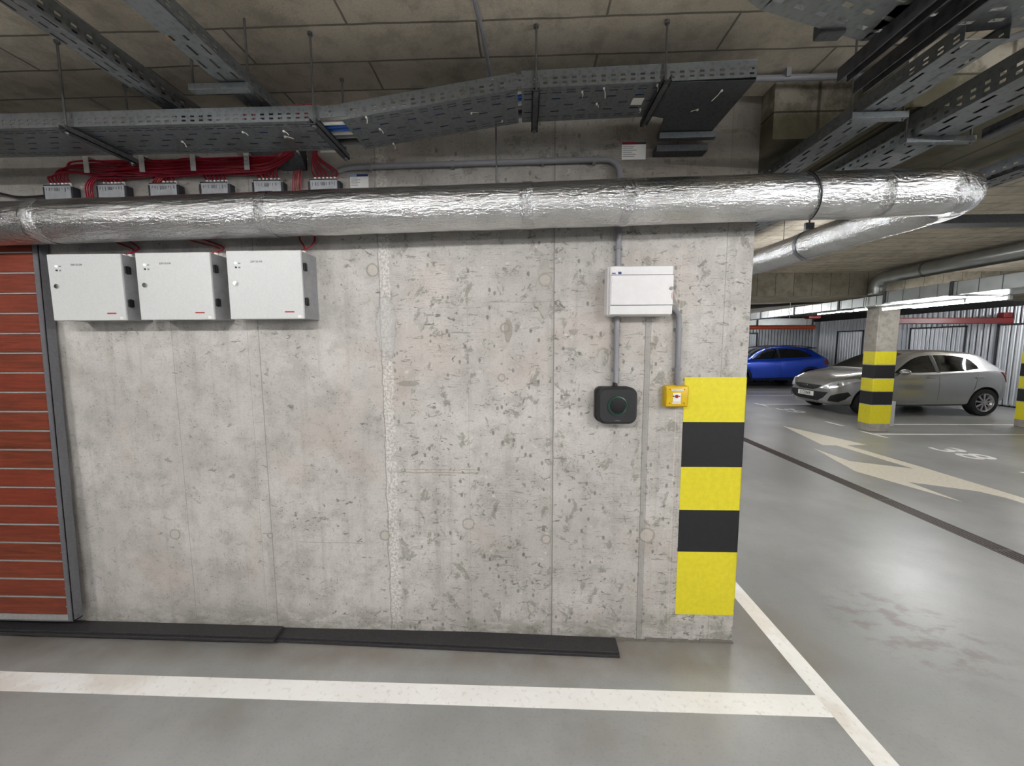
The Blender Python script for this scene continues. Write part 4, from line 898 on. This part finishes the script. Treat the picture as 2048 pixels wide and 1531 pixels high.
# ------------------------------------------------------------------ lamps
def batten(c, ax, label, L=1.22, mat='tube', zc=None, skirt=False, group='fluorescent batten lamps'):
    c = Vector(c); t = thing('ceiling_lamp', label, 'lamp', tuple(c), group)
    u = Vector((1, 0, 0)) if ax == 'x' else Vector((0, 1, 0)); v = Vector((0, 0, 1)).cross(u)
    a, b_ = c-u*(L/2), c+u*(L/2)
    def bx(o, hu, hv, z0, z1):
        e = u*hu+v*hv; lo = o-e; hi = o+e
        return (min(lo.x, hi.x), max(lo.x, hi.x), min(lo.y, hi.y), max(lo.y, hi.y), c.z+z0, c.z+z1)
    obj('housing', MB().box(*bx(c, L/2+.02, .016, .02, .05), .004), 'white_powder', t)
    if skirt:
        r_ = MB().box(*bx(c, L/2+.12, .12, .016, .02))
        for s in (-1, 1): r_.box(*bx(c+v*(s*.12), L/2+.12, .002, -.014, .02)); r_.box(*bx(c+u*(s*(L/2+.12)), .002, .12, -.014, .02))
        obj('reflector', r_, 'white_powder', t)  # unseen skirt added to keep lamp light off the upper wall
    b = MB()
    for s in (-1, 1): b.box(*bx(c+u*(s*(L/2+.008)), .012, .02, -.018, .03))
    obj('end_cap', b, 'white_powder', t)
    obj('tube', MB().cyl(a, b_, .013 if abs(c.x-8.7) > .5 else .009, n=12), mat, t, True)
    if zc:
        for s in (-1, 1): obj('suspension', MB().cyl(c+u*(s*L*.35)+Vector((0, 0, .05)), tuple((c+u*(s*L*.35))[:2])+(zc,), .003, n=6), 'steel_rod', t)
    return t
batten((6.05, 6.2, 2.2), 'y', 'bright fluorescent tube right of the striped pillar, under the flat duct')
batten((6.27, 5.9, 2.205), 'y', 'fluorescent tube under the flat duct, upper one beside the brightest')
batten((8.6, 11.15, 2.49), 'y', 'thin fluorescent tube left of the striped pillar, lower one', zc=ZC)
batten((8.9, 10.4, 2.51), 'y', 'thin fluorescent tube left of the striped pillar, upper one', zc=ZC)
batten((2.43, 4.25, 2.38), 'y', 'fluorescent tube glowing under the silver duct just right of the wall edge', zc=ZC)
batten((11.6, 8.7, 2.45), 'y', 'fluorescent lamp at the far right, above the second striped pillar', zc=ZC, mat='tube_mid')
batten((9.3, 15.2, 2.45), 'x', 'fluorescent lamp over the blue car', zc=ZC)
batten((6.05, 2.6, 2.2), 'y', 'fluorescent tube under the flat duct, outside the photo to the right')
for (x_, y_, L_, lb) in ((-3.3, -.7, .6, 'left'), (-.75, -.7, .6, 'middle'), (2.2, -.9, .6, 'right')):
    batten((x_, y_, 2.66), 'x', 'fluorescent lamp behind the viewer over the parking stall, '+lb+' one', L=L_, mat='tube_back', zc=ZC, skirt=True)
for (x_, y_, lb) in ((-4.5, -3.5, 'leftmost'), (1.2, -3.3, 'middle'), (3.4, .2, 'front right'), (3.4, -3., 'rear right'), (8.5, 1.0, 'far right front'), (9, -3., 'far right rear')):
    batten((x_, y_, 2.3), 'y', 'added fluorescent fill lamp outside the photo, '+lb+' one behind the viewer', zc=ZC, mat='tube_mid' if x_ > 3 else 'tube')  # unseen lamps added to raise the overall brightness
for (x_, y_, lb) in ((-1.9, -.1, 'overhead left'), (1.3, -.1, 'overhead right')):
    batten((x_, y_, 2.62), 'y', 'added fluorescent fill lamp above the viewer, '+lb+' one', zc=ZC)  # added overhead fill to brighten the near floor and ceiling
for (x_, y_, lb) in ((-3, 5, 'nearest left'), (0, 4.2, 'nearest right'), (-1, 9, 'middle'), (1.5, 13, 'farthest'), (4.5, 10.5, 'beside the lane')):
    batten((x_, y_, 2.3), 'y', 'added fluorescent fill lamp hidden behind the concrete wall, '+lb+' one', zc=ZC, mat='tube_mid')  # added out of sight to light the far ceiling and floor

tag(obj('ceiling_cable', MB().tube([(-.2, .6, 2.785), (-.185, 1.3, 2.785), (-.16, 1.56, 2.785), (-.15, 1.9, 2.785)], .0085, 8), 'conduit_grey', smooth=True), 'thin pale pipe running under the ceiling above the bend of the cable tray', 'pipe')
# ------------------------------------------------------------------ cars (nose towards -X, local x from nose to tail)
def interp(tab, x):
    if x <= tab[0][0]: return tab[0][1]
    for i in range(len(tab)-1):
        if x <= tab[i+1][0]:
            x0, y0 = tab[i]; x1, y1 = tab[i+1]; t = (x-x0)/(x1-x0)
            m0 = (y1-tab[i-1][1])/(x1-tab[i-1][0]) if i > 0 else (y1-y0)/(x1-x0)
            m1 = (tab[i+2][1]-y0)/(tab[i+2][0]-x0) if i+2 < len(tab) else (y1-y0)/(x1-x0)
            h = x1-x0; t2, t3 = t*t, t*t*t
            return (2*t3-3*t2+1)*y0+(t3-2*t2+t)*h*m0+(-2*t3+3*t2)*y1+(t3-t2)*h*m1
    return tab[-1][1]
def patch(mb, bvh, outline, axis, off, step=.04, thick=.006):
    """lay a sheet with the given outline on the body: axis 'x' projects along +x from the nose, '-x' from the tail, 'y' from the near side, '-y' far side, 'z' from above"""
    pts = []
    n = len(outline)
    for i in range(n):
        a = Vector(outline[i]); b = Vector(outline[(i+1) % n]); k = max(1, int((b-a).length/step))
        for j in range(k): pts.append(a.lerp(b, j/k))
    nb = len(pts)
    lo = (min(p[0] for p in pts), min(p[1] for p in pts)); hi = (max(p[0] for p in pts), max(p[1] for p in pts))
    def inside(q):
        c = False
        for i in range(nb):
            a, b = pts[i], pts[(i+1) % nb]
            if (a[1] > q[1]) != (b[1] > q[1]) and q[0] < (b[0]-a[0])*(q[1]-a[1])/(b[1]-a[1])+a[0]: c = not c
        return c
    u = lo[0]+step/2
    while u < hi[0]:
        v = lo[1]+step/2
        while v < hi[1]:
            q = Vector((u, v))
            if inside(q) and min((q-p).length for p in pts[:nb]) > step*.4: pts.append(q)
            v += step
        u += step
    r = delaunay_2d_cdt([Vector((p[0], p[1])) for p in pts], [(i, (i+1) % nb) for i in range(nb)], [list(range(nb))], 1, 1e-5)
    vs2, fs = r[0], r[2]; D = {'x': Vector((1, 0, 0)), '-x': Vector((-1, 0, 0)), 'y': Vector((0, 1, 0)), '-y': Vector((0, -1, 0)), 'z': Vector((0, 0, -1))}[axis]
    out = []; last = None
    for p in vs2:
        if axis in ('x', '-x'): o = Vector((-D.x*8 + 2, p[0], p[1]))
        elif axis in ('y', '-y'): o = Vector((p[0], -D.y*5, p[1]))
        else: o = Vector((p[0], p[1], 5))
        h = bvh.ray_cast(o, D)
        if h[0] is None:
            out.append(None)
        else: out.append(h[0])
    good = [q for q in out if q is not None]
    if not good: return mb
    for i, q in enumerate(out):
        if q is None:
            p = vs2[i]; j = min((k for k in range(len(out)) if out[k] is not None), key=lambda k: (Vector(vs2[k])-Vector(p)).length)
            q2 = out[j].copy()
            out[i] = q2
    m = len(out); vs = [q-D*off for q in out]+[q-D*(off-thick) for q in out]
    edges = {}
    for f in fs:
        for i in range(len(f)):
            e = (f[i], f[(i+1) % len(f)]); k = tuple(sorted(e)); edges.setdefault(k, []).append(e)
    F = [tuple(f) for f in fs]+[tuple(i+m for i in reversed(f)) for f in fs]+[(e[0][1], e[0][0], e[0][0]+m, e[0][1]+m) for e in edges.values() if len(e) == 1]
    return mb.add(vs, F)
def car(name, label, cat, pos, spec, mats):
    S = spec; L = S['L']; X0, Y0 = pos   # X0 nose, Y0 centre line
    T = Matrix.Translation((X0, Y0, 0))
    root = thing(name, label, cat, (X0+L/2, Y0, 0))
    st = sorted(set([round(i*L/64, 4) for i in range(65)]+[.015, .04, .08, .13, L-.015, L-.04, L-.08]))
    half = []
    for s in st:
        w = interp(S['w'], s); zb = interp(S['zb'], s); zbelt = interp(S['belt'], s); zt = interp(S['top'], s); wr = interp(S['rail'], s)
        zt = max(zt, zbelt+.012); g = min(1., max(0., (zt-zbelt-.06)/.25)); zr = zbelt+(zt-zbelt)*(.84 if g > .3 else .7)
        zm = zb+(zbelt-zb)*.45
        zbl = zbelt
        half.append([(0, zb), (w*.80, zb), (w*.93, zb+.03), (w*.985, zb+.12), (w, zm), (w*.995, zm+(zbl-zm)*.45), (w*.975, zbl-.06), (w*.95, zbl-.012),
                     (w*.93, zbl), (w*.93*(1-.5*g)+.5*g*(wr+.02)-.0, zbl+(zr-zbl)*.5) if g > 0 else (w*.85, zbl+(zr-zbl)*.5), (wr+.01*g, zr-.0*g), (wr*.93, zr+(zt-zr)*.55), (wr*.7, zr+(zt-zr)*.88), (wr*.35, zt-(zt-zr)*.02), (0, zt)])
    m = len(half[0]); ring = []
    for h in half:
        full = [(y, z) for (y, z) in h]+[(-y, z) for (y, z) in reversed(h[1:-1])]
        ring.append(full)
    nr = len(ring[0]); mb = MB(); vs = [(st[i], ring[i][k][0], ring[i][k][1]) for i in range(len(st)) for k in range(nr)]
    fs = [(i*nr+k, i*nr+(k+1) % nr, (i+1)*nr+(k+1) % nr, (i+1)*nr+k) for i in range(len(st)-1) for k in range(nr)]
    # caps as strips between mirrored points
    for base, rev in ((0, 0), ((len(st)-1)*nr, 1)):
        for k in range(0, m-1):
            a, b_, c, d = base+k, base+k+1, base+(nr-k-1) % nr, base+(nr-k) % nr
            f = [q for i, q in enumerate((a, b_, c, d))]
            f2 = []
            for q in f:
                if q not in f2: f2.append(q)
            if len(f2) >= 3: fs.append(tuple(f2))
    mb.add(vs, fs)
    me = bpy.data.meshes.new('tmp'); me.from_pydata(mb.v, [], mb.f)
    bm = bmesh.new(); bm.from_mesh(me); bmesh.ops.recalc_face_normals(bm, faces=bm.faces); bm.to_mesh(me)
    tmp = bpy.data.objects.new('tmp', me); col.objects.link(tmp)
    sub = tmp.modifiers.new('s', 'SUBSURF'); sub.levels = sub.render_levels = 1
    dg = bpy.context.evaluated_depsgraph_get(); solid = bpy.data.meshes.new_from_object(tmp.evaluated_get(dg))
    bm2 = bmesh.new(); bm2.from_mesh(solid); bvh = BVHTree.FromBMesh(bm2); bm2.free(); bm.free()
    bpy.data.objects.remove(tmp)
    # shell, window and wheel-arch openings
    body = bpy.data.objects.new('body', solid); col.objects.link(body)
    body.modifiers.new('sh', 'SOLIDIFY').thickness = .025
    cut = MB()
    wx = S['wheels']; R = S['R']; hw = S['W']/2
    for x in wx:
        for s in (-1, 1): cut.cyl((x, s*(hw+.1), R), (x, s*(hw-.30), R), R+.05, n=40)
    wl = S['win']
    def strip(lo, hi, n=26):
        x0, x1 = lo[0][0], lo[-1][0]; a = [(x0+(x1-x0)*i/n) for i in range(n+1)]
        return [(x, interp(lo, x)) for x in a]+[(x, max(interp(hi, x), interp(lo, x)+.002)) for x in reversed(a)]
    outs = [strip(lo, hi) for (lo, hi) in wl]
    for o in outs:
        n = len(o); v = [(p[0], -1.2, p[1]) for p in o]+[(p[0], 1.2, p[1]) for p in o]
        cut.add(v, [tuple(range(n)), tuple(reversed(range(n, 2*n)))]+[(i, n+i, n+(i+1) % n, (i+1) % n) for i in range(n)])
    if S.get('clear'):
        for q, zlo in ((S['screen'], 1.0), (S['rearscreen'], 1.06)):
            v = [(p[0], p[1]*.97, zlo) for p in q]+[(p[0], p[1]*.97, 1.7) for p in q]
            cut.add(v, [(3, 2, 1, 0), (4, 5, 6, 7)]+[(i, (i+1) % 4, 4+(i+1) % 4, 4+i) for i in range(4)])
    cm = bpy.data.meshes.new('cut'); cm.from_pydata(cut.v, [], cut.f)
    bmc = bmesh.new(); bmc.from_mesh(cm); bmesh.ops.recalc_face_normals(bmc, faces=bmc.faces); bmc.to_mesh(cm); bmc.free()
    co = bpy.data.objects.new('cut', cm); col.objects.link(co)
    bo = body.modifiers.new('b', 'BOOLEAN'); bo.operation = 'DIFFERENCE'; bo.object = co; bo.solver = 'EXACT'; bo.use_self = True
    dg = bpy.context.evaluated_depsgraph_get(); fin = bpy.data.meshes.new_from_object(body.evaluated_get(dg))
    bpy.data.objects.remove(body); bpy.data.objects.remove(co)
    fin.transform(T); bmesh_o = MB().add([q.co for q in fin.vertices], [tuple(p.vertices) for p in fin.polygons])
    bo_ = obj('body', bmesh_o, mats['body'], root, True, fixn=False)
    def P_(nm, outline, axis, mat, off=.004, lb=None, par=None, step=.05, thick=.006):
        if axis in ('x', '-x'): off += .009; thick += .012; step = min(step, .022)
        o = obj(nm, patch(MB(), bvh, outline, axis, off, step, thick).move(T), mat, par or bo_, True)
        if lb: tag(o, lb)
        return o
    for i, o in enumerate(outs):
        for s, ax in ((-1, 'y'), (1, '-y')):
            P_('window', [(x+0, z) for (x, z) in o], ax, 'window_glass' if S.get('clear') else 'dark_glass', -.004, None, None, .07, .004)
    for (x0, x1, z0, z1) in S['pillars']:
        P_('door_pillar', [(x0, z0), (x1, z0), (x1-.02, z1), (x0-.02, z1)], 'y', 'cladding', .004, 'black pillar between the side windows')
    gm = 'window_glass' if S.get('clear') else 'dark_glass'
    P_('windscreen', S['screen'], 'z', gm, .004); P_('rear_window', S['rearscreen'], 'z', gm, .004)
    # seats and floor inside
    if S.get('clear'):
        inn = MB().box(.9, L-.5, -.6, .6, .3, .42, .02)
        obj('cabin_floor', inn.move(T), 'seat_fabric', root)
        for sx in (1.55, 2.45):
            for sy in (-.36, .36):
                b = MB().box(sx, sx+.5, sy-.24, sy+.24, .42, .62, .05).box(sx+.42, sx+.56, sy-.23, sy+.23, .55, 1.12 if sx < 2 else .98, .05)
                if sx < 2: b.box(sx+.46, sx+.56, sy-.12, sy+.12, 1.14, 1.3, .04)
                obj('car_seat', b.move(T), 'seat_fabric', root, True)
    # wheels
    for x in wx:
        for s in (-1, 1):
            yo = s*(hw-.015); w = .2
            tr = MB(); prof = [(R-.10, 0), (R-.02, -.0), (R, -.03), (R, -.17), (R-.02, -w), (R-.1, -w)]
            tr.lathe([(r, yo+s*o) for (r, o) in prof], (x, 0, R), 'Y', 40); tr.move(T)
            wh = obj('wheel', tr, 'rubber', root, True)
            rm = MB(); rr = R-.095
            rm.lathe([(rr+.004, yo-s*.0), (rr-.004, yo-s*.012), (rr-.03, yo-s*.02), (rr-.05, yo-s*.05)], (x, 0, R), 'Y', 40)
            rm.lathe([(.0, yo-s*.004), (.035, yo-s*.004), (.045, yo-s*.02), (.045, yo-s*.05)], (x, 0, R), 'Y', 20)
            ns = S['spokes']
            for k in range(ns):
                a = 2*PI*k/ns+.2; c, sn = math.cos(a), math.sin(a); wd_ = .02
                q = [(.03, -wd_*.8), (rr-.01, -wd_), (rr-.01, wd_), (.03, wd_*.8)]
                v = [(x+p[0]*c-p[1]*sn, yo-s*d, R+p[0]*sn+p[1]*c) for d in (.01, .03) for p in q]
                rm.add(v, [(0, 1, 2, 3), (7, 6, 5, 4), (0, 4, 5, 1), (1, 5, 6, 2), (2, 6, 7, 3), (3, 7, 4, 0)])
            obj('rim', rm.move(T), 'rim_silver', wh, True)
            obj('brake_disc', MB().cyl((x, yo-s*.06, R), (x, yo-s*.08, R), rr, n=32).move(T), 'rim_dark', wh)
    return root, bo_, bvh, P_, T

# --- silver hatchback
spec = dict(L=3.98, W=1.72, R=.305, wheels=(.80, 3.31), spokes=9, clear=True,
    w=[(0, .42), (.015, .5), (.04, .57), (.08, .64), (.13, .69), (.25, .765), (.45, .825), (.8, .853), (1.5, .86), (3.0, .86), (3.5, .84), (3.75, .79), (3.9, .70), (3.965, .58), (3.98, .5)],
    zb=[(0, .34), (.04, .26), (.1, .21), (.3, .19), (.8, .2), (1.4, .19), (2.8, .2), (3.4, .24), (3.8, .28), (3.94, .34), (3.98, .42)],
    belt=[(0, .58), (.04, .64), (.12, .72), (.3, .81), (.6, .88), (1.0, .925), (2.0, .955), (3.0, 1.01), (3.5, 1.03), (3.75, .99), (3.9, .88), (3.98, .76)],
    top=[(0, .60), (.04, .68), (.12, .78), (.3, .88), (.6, .965), (.95, 1.03), (1.05, 1.07), (1.4, 1.265), (1.75, 1.42), (2.1, 1.478), (2.5, 1.49), (3.0, 1.462), (3.4, 1.40), (3.52, 1.35), (3.75, 1.12), (3.9, .94), (3.98, .80)],
    rail=[(0, .3), (.12, .5), (.4, .64), (.95, .68), (1.4, .60), (1.9, .56), (2.5, .565), (3.2, .54), (3.5, .52), (3.8, .52), (3.98, .4)],
    win=[([(1.36, .962), (2.0, .975), (2.24, .985)], [(1.36, .975), (1.55, 1.10), (1.8, 1.25), (2.0, 1.325), (2.24, 1.36)]),
         ([(2.32, .99), (2.8, 1.01), (3.18, 1.06)], [(2.32, 1.365), (2.6, 1.36), (2.95, 1.315), (3.1, 1.25), (3.18, 1.12)])],
    pillars=[(2.245, 2.32, .975, 1.362)],
    screen=[(1.04, -.60), (1.04, .60), (1.74, .50), (1.74, -.50)], rearscreen=[(3.44, -.46), (3.44, .46), (3.76, .5), (3.76, -.5)])
root, body, bvh, P_, T = car('silver_hatchback', 'silver hatchback parked behind the striped pillar, its nose pointing left', 'car', (6.98, 9.74), spec, dict(body='car_silver'))
P_('grille', [(-.42, .655), (.42, .655), (.36, .585), (.22, .54), (-.22, .54), (-.36, .585)], 'x', 'cladding', .004, 'black upper grille', None, .04)
P_('lower_grille', [(-.60, .505), (.60, .505), (.50, .36), (.34, .285), (-.34, .285), (-.50, .36)], 'x', 'cladding', .003, 'black lower grille', None, .04)
pl = P_('number_plate', [(-.26, .49), (.26, .49), (.26, .38), (-.26, .38)], 'x', 'plate', .014, None, None, .04, .01)
obj('plate_lettering', MB().text('S CE069', .1, Matrix.Translation((6.98-.032, 9.74, .405)) @ Matrix.Rotation(-PI/2, 4, 'Z') @ Matrix.Rotation(PI/2, 4, 'X'), .001), 'ink', pl)
for s in (-1, 1):
    o = [(s*.43, .60), (s*.52, .68), (s*.66, .76), (s*.80, .84), (s*.83, .80), (s*.79, .70), (s*.70, .62), (s*.56, .58)]
    hl = P_('headlight', o, 'x', 'lamp_glass', .006, 'clear headlight', None, .035)
    for (yy, zz, r_) in ((s*.70, .70, .038), (s*.585, .645, .025)):
        h_ = bvh.ray_cast(Vector((-3, yy, zz)), Vector((1, 0, 0)))[0]
        if h_: obj('reflector', MB().lathe([(0, -.012), (r_*.6, -.010), (r_, -.004), (r_, .01)], T @ h_, 'X', 20), 'chrome', hl, True)
    o = [(s*.60, .31), (s*.65, .43), (s*.80, .53), (s*.815, .46), (s*.78, .36), (s*.72, .29)]
    P_('fog_lamp_recess', o, 'x', 'cladding', .004, None, None, .035)
for ax in ('y', '-y'): P_('tail_light', [(3.66, .99), (3.86, .95), (3.93, .74), (3.84, .76), (3.76, .88)], ax, 'tail_red', .01, 'red tail light', None, .02, .014)
P_('badge_bar', [(-.22, .60), (.22, .60), (.22, .588), (-.22, .588)], 'x', 'chrome', .01, 'chrome bar across the grille', None, .04)
obj('badge', MB().lathe([(.036, -.004), (.045, -.004), (.045, .004), (.036, .004), (.036, -.004)], (6.972, 9.74, .594), 'X', 28).box(6.966, 6.974, 9.70, 9.78, .589, .599), 'chrome', body, True)
for s in (-1, 1):
    y_ = 9.74+s*.95; m_ = MB().bm(bmesh.new())
    bm = bmesh.new(); bmesh.ops.create_uvsphere(bm, u_segments=20, v_segments=12, radius=1)
    mt = Matrix.Translation((6.98+1.42, y_, .995)) @ Matrix.Diagonal((.075, .12, .065, 1)); mi = MB().bm(bm, mt)
    tag(obj('door_mirror', mi, 'car_silver', root, True)); obj('mirror_foot', MB().box(8.38, 8.44, min(y_, 9.74+s*.78), max(y_, 9.74+s*.78), .945, .975, .005), 'black_plastic', root)
    for x_ in (8.98, 10.02):
        yy = 9.74+s*.868; obj('door_handle', MB().box(x_, x_+.16, min(yy+s*.012, yy-s*.012), max(yy+s*.012, yy-s*.012), .85, .885, .008), 'car_silver', root, True)
def seam(x0, z0, x1, z1, s):
    return P_('door_seam', [(x0, z0), (x0+.006, z0), (x1+.006, z1), (x1, z1)], 'y' if s < 0 else '-y', 'cladding', .0015, None, None, .08, .002)
for (a, b_, c, d) in ((1.28, .3, 1.26, .9), (2.27, .24, 2.28, .96), (3.02, .5, 3.12, 1.0)): seam(a, b_, c, d, -1)
P_('sill_line', [(1.25, .235), (2.9, .25), (2.9, .262), (1.25, .247)], 'y', 'cladding', .0015, None, None, .1, .002)
# --- blue crossover
spec = dict(L=4.23, W=1.82, R=.335, wheels=(.83, 3.43), spokes=5, clear=False,
    w=[(0, .5), (.015, .58), (.04, .64), (.08, .70), (.13, .75), (.25, .82), (.45, .88), (.8, .905), (1.5, .91), (3.2, .91), (3.8, .88), (4.0, .83), (4.15, .74), (4.215, .62), (4.23, .55)],
    zb=[(0, .42), (.04, .34), (.1, .28), (.3, .24), (.8, .25), (3.4, .26), (3.9, .32), (4.15, .40), (4.23, .46)],
    belt=[(0, .72), (.04, .78), (.12, .86), (.3, .95), (.7, 1.0), (1.2, 1.03), (2.2, 1.06), (3.2, 1.12), (3.8, 1.15), (4.05, 1.08), (4.23, .95)],
    top=[(0, .74), (.04, .82), (.12, .92), (.3, 1.0), (.7, 1.06), (1.1, 1.12), (1.25, 1.17), (1.6, 1.37), (1.9, 1.50), (2.3, 1.565), (2.8, 1.565), (3.3, 1.52), (3.6, 1.46), (3.85, 1.30), (4.1, 1.14), (4.23, 1.0)],
    rail=[(0, .35), (.12, .55), (.4, .7), (1.1, .72), (1.6, .63), (2.1, .60), (2.8, .60), (3.4, .57), (3.8, .56), (4.1, .56), (4.23, .45)],
    win=[([(1.35, 1.07), (1.9, 1.085), (2.26, 1.095)], [(1.35, 1.08), (1.6, 1.24), (1.85, 1.385), (2.05, 1.43), (2.26, 1.45)]),
         ([(2.33, 1.10), (2.9, 1.125), (3.5, 1.17)], [(2.33, 1.45), (2.7, 1.445), (3.1, 1.40), (3.35, 1.30), (3.5, 1.18)])],
    pillars=[(2.265, 2.33, 1.08, 1.45)],
    screen=[(1.2, -.66), (1.2, .66), (1.86, .55), (1.86, -.55)], rearscreen=[(3.68, -.48), (3.68, .48), (3.98, .52), (3.98, -.52)])
root, body, bvh, P_, T = car('blue_crossover', 'bright blue crossover car parked beyond the silver hatchback, partly behind the wall edge', 'car', (7.2, 15.55), spec, dict(body='car_blue'))
P_('lower_cladding', [(.5, .27), (3.75, .28), (3.75, .33), (3.1, .40), (1.25, .37), (.5, .33)], 'y', 'cladding', .006, 'black lower cladding', None, .06)
for xw in (.83, 3.43):
    o = [(xw+.46*math.cos(a), .335+.46*math.sin(a)) for a in [PI*(-.02)+PI*1.04*k/16 for k in range(17)]]+[(xw+.40*math.cos(a), .335+.40*math.sin(a)) for a in [PI*1.02-PI*1.04*k/16 for k in range(17)]]
    P_('arch_cladding', o, 'y', 'cladding', .007, 'black wheel arch trim', None, .05)
P_('roof_panel', [(1.95, -.5), (3.55, -.5), (3.55, .5), (1.95, .5)], 'z', 'black_plastic', .004, 'black roof', None, .1)
for s in (-1, 1):
    rl = [(7.2+x, 15.55+s*.585, z) for (x, z) in ((1.9, 1.47), (2.1, 1.53), (2.7, 1.57), (3.3, 1.545), (3.6, 1.49))]
    obj('roof_rail', MB().tube(catmull(rl, 4), .014, 8), 'black_plastic', root, True)
    o = [(s*.62, 1.10), (s*.80, 1.06), (s*.86, .98), (s*.84, .86), (s*.70, .86), (s*.64, .96)]
    P_('tail_light', o, '-x', 'tail_red', .006, 'red tail light', None, .05)
P_('tail_light_side', [(3.98, 1.05), (4.12, 1.03), (4.14, .86), (4.02, .92)], 'y', 'tail_red', .005, 'red tail light', None, .04)
tr = [(1.3, 1.085), (1.36, 1.11), (1.62, 1.285), (1.86, 1.425), (2.05, 1.465), (2.3, 1.485), (2.8, 1.475), (3.1, 1.44), (3.35, 1.35)]
o = tr+[(x+.0, z+.02) for (x, z) in reversed(tr)]
P_('window_trim', o, 'y', 'chrome', .006, 'bright strip along the window line', None, .05)
obj('spoiler', MB().box(7.2+3.55, 7.2+3.82, 15.0, 16.1, 1.46, 1.50, .012), 'black_plastic', root, True)
for x_ in (2.05, 3.05):
    yy = 15.55-.915; obj('door_handle', MB().box(7.2+x_, 7.2+x_+.18, yy-.012, yy+.006, .93, .96, .006), 'car_blue', root, True)
P_('door_seam', [(2.29, .4), (2.296, .4), (2.306, 1.07), (2.30, 1.07)], 'y', 'cladding', .0015, None, None, .08, .002)
